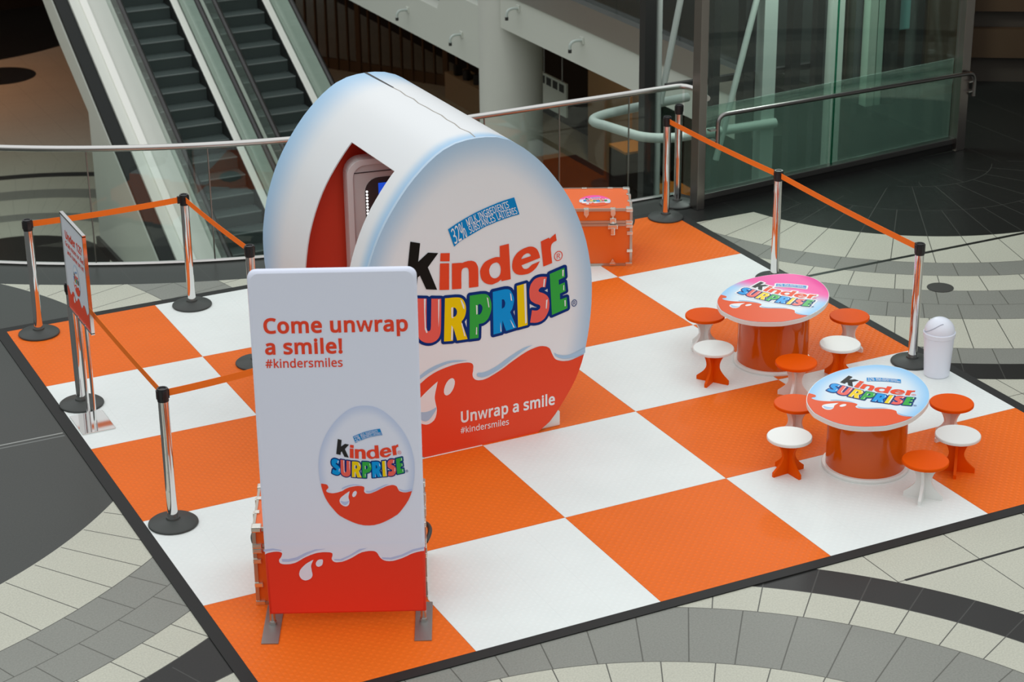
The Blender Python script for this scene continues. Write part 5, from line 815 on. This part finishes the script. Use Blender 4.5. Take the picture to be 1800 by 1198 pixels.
s6 = stanchion(6.005, 6.003, 'chrome belt stanchion on the orange far right corner of the mat')
s7 = stanchion(6.31, 6.31, 'chrome stanchion without a belt on the dark floor by the lift post', z=0)
s8 = stanchion(6.009, 4.216, 'chrome belt stanchion behind the pink-topped table')
s9 = stanchion(5.952, 2.242, 'chrome belt stanchion beside the white waste bin')
belt(s1, (1.489, 5.951)); belt(s2, (1.545, 4.56)); belt(s4, (.166, 2.317)); belt(s5, (1.17, 2.455)); belt(s6, (6.009, 4.216)); belt(s8, (5.952, 2.242))

# ================================================================== glass railing round the opening
rl = thing('glass_railing', 'curved frameless glass railing with round steel handrail along the floor opening', 'railing', (4, 6.55, 0))
def rp(x): return Vector((x-4, (yedge(x) if x < 6.5 else 6.55)-6.55, 0))
js = [-2.2, -1.4, -.7, .1, 1.06, 2.0, 2.9, 3.7, 4.45, 5.2, 5.92, 6.49]
for a, b in zip(js, js[1:]):
    bm = bmesh.new(); R = []
    k = 6
    for i in range(k+1):
        x = a+.006 + (b-a-.012)*i/k; p = rp(x); q = rp(x+.01); t = (q-p).normalized(); n = Vector((-t.y, t.x, 0))*.006
        R.append([bm.verts.new(p+n*s+Vector((0, 0, z))) for s, z in ((1, .02), (1, 1.03), (-1, 1.03), (-1, .02))])
    for A_, B_ in zip(R, R[1:]):
        for j in range(4): bm.faces.new((A_[j], A_[(j+1) % 4], B_[(j+1) % 4], B_[j]))
    bm.faces.new(R[0]); bm.faces.new(R[-1][::-1]); bmesh.ops.recalc_face_normals(bm, faces=bm.faces[:])
    obj('glass_panel', bm, 'rail_glass', rl)
    if a > -2:
        bm = bmesh.new(); p = rp(a); box(bm, (p.x, p.y, .52), (.008, .016, 1.0)); obj('panel_joint', bm, 'dark_steel', rl)
hp = [rp(-2.2+.18*i)+Vector((0, 0, 1.05)) for i in range(48)] + [rp(6.42)+Vector((0, 0, 1.05))] + arc((2.42, 0, 1.05), (2.52, 0, 1.05), (2.54, -.16, 1.04), 4)[1:] + [Vector((2.50, -.42, 1.03))]
bm = bmesh.new(); tube(bm, hp, .027, 14); obj('handrail', bm, 'steel', rl, smooth=True)
bm = bmesh.new(); tube(bm, [p*1.0 + Vector((0, 0, .012)) for p in [rp(-2.2+.18*i) for i in range(49)]], .018, 6); obj('base_shoe', bm, 'steel', rl)
bm = bmesh.new(); box(bm, (2.505, -.2, .52), (.012, .36, 1.0)); obj('glass_panel', bm, 'rail_glass', rl)

# ================================================================== lift enclosure
A2, B2 = Vector((6.41, 6.12, 0)), Vector((9.64, 6.45, 0)); lu = (B2-A2).normalized(); la = math.atan2(lu.y, lu.x); LR = Matrix.Rotation(la, 3, 'Z')
lf = thing('lift_enclosure', 'glass lift enclosure with steel corner posts on the right', 'lift', (6.41, 6.12, 0), la)
LL = (B2-A2).length
bm = bmesh.new(); box(bm, (0, 0, 1.2), (.085, .11, 2.4), bev=.004); obj('corner_post', bm, 'bronze_steel', lf)
bm = bmesh.new(); box(bm, (LL, 0, 1.2), (.11, .11, 2.4), bev=.004); obj('corner_post', bm, 'bronze_steel', lf)
for a, b in ((.06, 1.61), (1.63, LL-.07)):
    bm = bmesh.new(); box(bm, ((a+b)/2, .02, 1.25), (b-a, .012, 2.3)); obj('glass_panel', bm, 'lift_glass', lf)
    bm = bmesh.new(); box(bm, ((a+b)/2, .06, .53), (b-a, .012, .80)); obj('balustrade_glass', bm, 'lift_haze_glass', lf)
bm = bmesh.new(); box(bm, (1.62, .02, 1.25), (.014, .014, 2.3)); obj('panel_joint', bm, 'green_edge', lf)
bm = bmesh.new(); box(bm, (LL/2, .03, .10), (LL, .10, .055), bev=.004); obj('base_rail', bm, 'dark_steel', lf)
bm = bmesh.new(); box(bm, (LL/2, .05, .036), (LL, .10, .072)); obj('plinth', bm, 'plinth_black', lf)
bm = bmesh.new(); box(bm, (LL, 1.5, 1.2), (.012, 2.9, 2.4)); obj('side_glass', bm, 'lift_glass', lf)
hr = thing('handrail', 'steel handrail with bent ends across the lift glass', 'handrail', (6.41, 6.12, 0), la)
pth = [Vector((.145, -.09, .60)), Vector((.145, -.09, .78))] + arc((.145, -.09, .79), (.145, -.09, .885), (.24, -.09, .882), 6) + arc((3.24, -.09, .80), (3.335, -.09, .797), (3.335, -.09, .70), 6) + [Vector((3.335, -.09, .56))]
bm = bmesh.new(); tube(bm, pth, .021, 14); obj('rail', bm, 'dark_steel', hr, smooth=True)
for x, z in ((.10, .70), (3.30, .66)):
    for dz in (-.05, .05):
        bm = bmesh.new(); box(bm, (x, -.065, z+dz), (.07, .06, .014)); obj('bracket', bm, 'steel', hr)
# frame of the lift shaft seen through the glass
shf = thing('lift_shaft_frame', 'pale and black upright columns of the lift shaft behind the glass', 'lift shaft', (9.0, 8.2, -5.5))
for a, b, m, d in ((7.82, 7.90, 'dark_frame', .1), (8.18, 8.30, 'dark_frame', .14), (8.41, 8.57, 'pipe_grey', .14), (8.77, 8.88, 'dark_frame', .12), (9.08, 9.17, 'dark_frame', .1), (9.27, 9.42, 'sage', .1), (9.46, 9.56, 'shade_brown', .1)):
    bm = bmesh.new(); box(bm, ((a+b)/2-9.0, 0, 3.9), (b-a, d, 7.8)); obj('column', bm, m, shf)
bm = bmesh.new(); box(bm, (-.75, .1, 6.0), (1.8, .06, .06)); obj('cross_beam', bm, 'dark_frame', shf)
bm = bmesh.new(); tube(bm, [(-1.15, -.1, 5.2), (-.62, -.1, 7.2)], .034, 10); obj('brace', bm, 'pipe_grey', shf, smooth=True)
for i, (a, b, m, r) in enumerate(((9.74, 9.84, 'mall_white', 0), (9.86, 9.93, 'sage', 0), (9.95, 10.13, 'dark_frame', 0), (10.31, 10.45, 'dark_frame', 0), (10.50, 11.0, 'brown_wall', 0))):
    bm = bmesh.new(); box(bm, ((a+b)/2, 8.2, 1.9), (b-a, .12, 3.8)); o = obj('upright_panel', bm, m)
    tag(o, ['white upright panel behind the right half of the lift glass', 'thin grey-green upright beside the white panel behind the lift glass', 'broad black upright behind the lift glass, left of a cyan sheet', 'narrower black upright behind the lift glass, right of a cyan sheet', 'olive brown upright panel at the right end of the lift glass'][i], 'panel')
bm = bmesh.new(); box(bm, (10.22, 8.2, 1.0), (.16, .03, .45), bev=.01); tag(obj('cyan_sheet', bm, 'cyan_panel'), 'small pale cyan sheet high between black uprights in the lift', 'panel')
# outside pipes on the lift's left
ps_ = thing('pipe_frame', 'grey tubular frame with slanted brace beside the lift', 'pipe frame', (7.67, 9.0, -5.5))
bm = bmesh.new(); tube(bm, [(0, 0, 0), (0, 0, 8.2)], .036, 14); obj('upright', bm, 'pipe_grey', ps_, smooth=True)
bm = bmesh.new(); tube(bm, [(.03, 0, 5.6), (.38, 0, 7.3)], .034, 12); obj('brace', bm, 'pipe_grey', ps_, smooth=True)
lp = [(.6, .38, 5.5), (-.25, .28, 5.5)] + arc((-.48, .24, 5.5), (-.86, .14, 5.5), (-.72, -.12, 5.5), 7) + arc((-.62, -.55, 5.5), (-.58, -.78, 5.5), (-.30, -.86, 5.5), 6) + [(.9, -.9, 5.5)]
bm = bmesh.new(); tube(bm, lp, .05, 14); obj('guard_loop', bm, 'pipe_grey', ps_, smooth=True)
bm = bmesh.new(); box(bm, (-.135, 0, 4.1), (.13, .12, 8.2)); tag(obj('black_post', bm, 'dark_frame'), 'black square post beside the grey tubular frame', 'post').location = (7.67, 9.0, -5.5)

# ================================================================== escalators
TAN = math.tan(math.radians(30))
def sz(y): return -1.962 + TAN*(y-24.61)
YB, YT = 18.49, 28.0
def swept(bm, x0, x1, h0, h1, y0=YB, y1=YT):
    v = [bm.verts.new(p) for p in ((x0, y0, sz(y0)+h0), (x1, y0, sz(y0)+h0), (x1, y0, sz(y0)+h1), (x0, y0, sz(y0)+h1), (x0, y1, sz(y1)+h0), (x1, y1, sz(y1)+h0), (x1, y1, sz(y1)+h1), (x0, y1, sz(y1)+h1))]
    for f in ((0, 1, 2, 3), (4, 7, 6, 5), (0, 4, 5, 1), (1, 5, 6, 2), (2, 6, 7, 3), (3, 7, 4, 0)): bm.faces.new([v[i] for i in f])
    bmesh.ops.recalc_face_normals(bm, faces=bm.faces[:])
def escalator(label, xl, xr, side, group='escalators'):
    """xl..xr: step band; side=-1 carries the wide left decking"""
    e = thing('escalator', label, 'escalator', (0, 0, 0), 0, group)
    def part(name, m, *a):
        bm = bmesh.new()
        for q in a: swept(bm, *q)
        return obj(name, bm, m, e)
    n = 24
    for i in range(n):
        y = 18.60 + .351*i; z = sz(y)
        bm = bmesh.new(); box(bm, ((xl+xr)/2, y+.1755, z-.10), (xr-xl, .351, .20)); box(bm, ((xl+xr)/2, y+.004, z-.006), (xr-xl-.01, .02, .016), mi=1)
        obj('step', bm, ['step_grey', 'step_edge'], e)
    part('skirt', 'esc_dark', (xl-.03, xl-.004, -.3, .14), (xr+.004, xr+.02, -.3, .10))
    part('inner_decking', 'esc_bright', (xr+.02, xr+.14, .06, .10))
    part('inner_decking', 'esc_white', (xl-.15, xl-.03, .10, .14))
    part('balustrade_glass', 'esc_glass', (xl-.165, xl-.150, .10, .90))
    part('balustrade_glass', 'esc_glass', (xr+.14, xr+.155, .06, .90))
    for x in (xl-.16, xr+.15):
        bm = bmesh.new(); tube(bm, [(x, y, sz(y)+.94) for y in (YB, 22, YT)], .045, 12); obj('moving_handrail', bm, 'rail_rubber', e, smooth=True)
        bm = bmesh.new(); tube(bm, [(x+.038, y, sz(y)+.925) for y in (YB, 22, YT)], .016, 8); obj('rail_track', bm, 'dark_steel', e, smooth=True)
    if side < 0:
        part('side_band', 'esc_dark', (xl-1.0, xl-.78, .20, .30))
        part('outer_decking', 'esc_white', (xl-.78, xl-.56, .10, .36))
        part('bright_edge', 'esc_bright', (xl-.62, xl-.50, .18, .40))
        part('outer_decking', 'esc_white', (xl-.50, xl-.17, .0, .34))
        part('centre_decking', 'sage', (xr+.16, xr+.43, .10, .30))
    else:
        part('outer_decking', 'sage', (xr+.16, xr+.42, .0, .25))
    bm = bmesh.new(); box(bm, ((xl+xr)/2, 17.9, -5.49), (xr-xl+.3, 1.2, .02)); obj('comb_plate', bm, 'steel', e)
    return e
escalator('left escalator with dark steps and wide white decking on its outer side', 6.10, 7.07, -1)
escalator('right escalator with dark steps, nearer the white column', 7.67, 8.66, 1)
bm = bmesh.new()
prism(bm, [(16.4, -5.5), (22.95, -5.5), (22.95, -3.18), (24.6, -2.30), (25.35, -1.82), (27.9, -.30), (27.9, sz(27.9)+.20), (YB, sz(YB)+.20)], 5.08, 5.30, 'x')
prism(bm, [(19.05, -5.5), (22.95, -5.5), (22.95, -3.65), (27.9, -.85), (27.9, sz(27.9)-.34)], 5.9, 9.0, 'x')
struct(obj('wall_escalator', bm, 'mall_white'))
bm = bmesh.new(); box(bm, (5.05, 19.7, -5.42), (.06, 6.6, .16)); struct(obj('baseboard_escalator', bm, 'dark_frame'))

# ================================================================== lower floor things
def hook(x, y, z, label):
    h = thing('hooked_pipe_fixture', label, 'wall fixture', (x, y, z), 0, None)
    bm = bmesh.new(); box(bm, (-.012, 0, 0), (.024, .14, .14), bev=.008); obj('wall_plate', bm, 'fascia_white', h)
    bm = bmesh.new(); tube(bm, [(-.02, 0, 0), (-.12, 0, .01)] + arc((-.13, 0, .01), (-.27, 0, .01), (-.28, 0, -.10), 7) + [(-.28, 0, -.16)], .03, 12); obj('pipe', bm, 'pipe_grey', h, smooth=True)
    bm = bmesh.new(); tube(bm, [(-.28, 0, -.15), (-.28, 0, -.22)], .036, 12); obj('nozzle', bm, 'dark_frame', h, smooth=True)
    h.scale = (.66, .66, .66)
hook(9.26, 17.35, -1.16, 'small hooked grey pipe on the white beam just left of the column')
hook(9.26, 19.30, -1.20, 'small hooked grey pipe on the white beam, near its dark opening')
hook(9.32, 15.60, -.42, 'small hooked grey pipe on the white beam touching the column on its right')
hook(9.32, 13.75, -.46, 'small hooked grey pipe on the middle of the right-hand white beam')

ss = thing('slat_screen', 'dark wooden slat screen on the lower floor under the white beam', 'screen', (12.84, 31.67, -5.5), math.atan2(-3.09, 1.98))
for i in range(22):
    bm = bmesh.new(); box(bm, (-1.6+i*.28, 0, 2.3), (.035 if i % 8 else .12, .06, 4.6)); obj('slat', bm, 'slat_wood', ss)
for z in (.12, 1.9, 3.2):
    bm = bmesh.new(); box(bm, (1.4, .02, z), (6.3, .05, .06 if z > 1 else .24)); obj('rail', bm, 'slat_wood', ss)
bm = bmesh.new(); box(bm, (14.25, 27.5, -5.22), (.5, 1.9, .56), bev=.01); tag(obj('display_bench', bm, 'tan'), 'low tan display bench beside the white column on the lower floor', 'bench')
SL = ['dark shoe on the tan bench, farthest from the column', 'dark shoe in the middle of the tan bench', 'dark shoe on the tan bench, next to the white column']
for i in range(3):
    bm = bmesh.new(); prism(bm, [(-.16, 0), (.16, 0), (.16, .06), (.02, .10), (-.05, .22), (-.16, .22)], -.06, .06, 'y'); bmesh.ops.bevel(bm, geom=bm.edges[:], offset=.015, segments=2, affect='EDGES')
    o = tag(obj('shoe', bm, 'dark_frame'), SL[i], 'shoe', 'shoes on the bench'); o.location = (14.2, 28.05-.38*i, -4.94); o.rotation_euler = (0, 0, .5*i)
hs = thing('hanging_sign', 'white notice board with four dark squares hanging behind the railing', 'notice board', (11.0, 17.8, -2.4))
bm = bmesh.new(); box(bm, (0, 0, 0), (.03, .90, .53)); obj('board', bm, 'mall_white', hs)
for i in range(4):
    bm = bmesh.new(); box(bm, (-.018, .33-.21*i, .165), (.006, .15, .12)); obj('dark_square', bm, 'dark_frame', hs)
for y in (-.3, .3):
    bm = bmesh.new(); tube(bm, [(0, y, .26), (0, y, 1.6)], .012, 8); obj('hanger', bm, 'dark_steel', hs)
for i, (x, y, lab) in enumerate(((14.05, 20.75, 'black display plinth with lit yellow top on the lower floor'),)):
    dpn = thing('display_plinth', lab, 'plinth', (x, y, -5.479))
    bm = bmesh.new(); box(bm, (0, 0, .48), (.5, .6, .96)); obj('body', bm, 'plinth_black', dpn)
    bm = bmesh.new(); box(bm, (0, 0, .98), (.52, .62, .04)); obj('top', bm, 'orange_lit', dpn)
bm = bmesh.new(); box(bm, (14.35, 19.6, -5.25), (.5, .9, .5)); tag(obj('display_box', bm, 'orange_lit'), 'low orange-lit display box on the lower floor by the black post', 'display box')
bm = bmesh.new(); box(bm, (14.4, 21.35, -3.6), (.04, .04, 3.8)); tag(obj('lit_post', bm, 'orange_lit'), 'thin orange-lit upright in the shop below', 'post')
bm = bmesh.new(); box(bm, (13.3, 21.9, -5.49), (2.4, 3.4, .02)); tag(obj('carpet', bm, 'red_carpet'), 'dark red carpet on the lower shop floor', 'carpet')
rg = thing('glass_railing', 'glass railing on the steel-edged floor across the opening', 'railing', (9.42, 13, 0))
for k in range(4):
    bm = bmesh.new(); box(bm, (0, -2.3+1.55*k, .52), (.012, 1.53, 1.0)); obj('glass_panel', bm, 'lift_glass', rg)
bm = bmesh.new(); tube(bm, [(0, -3.0, 1.05), (0, 3.1, 1.05)], .025, 10); obj('handrail', bm, 'steel', rg, smooth=True)
bm = bmesh.new(); lathe(bm, [(0, 0), (.11, 0), (.11, .004), (0, .004)], 32); dr = tag(obj('floor_outlet', bm, 'drain', smooth=30), 'round dark floor outlet cover in the pale floor beyond the waste bin', 'floor outlet'); dr.location = (7.12, 3.42, 0)
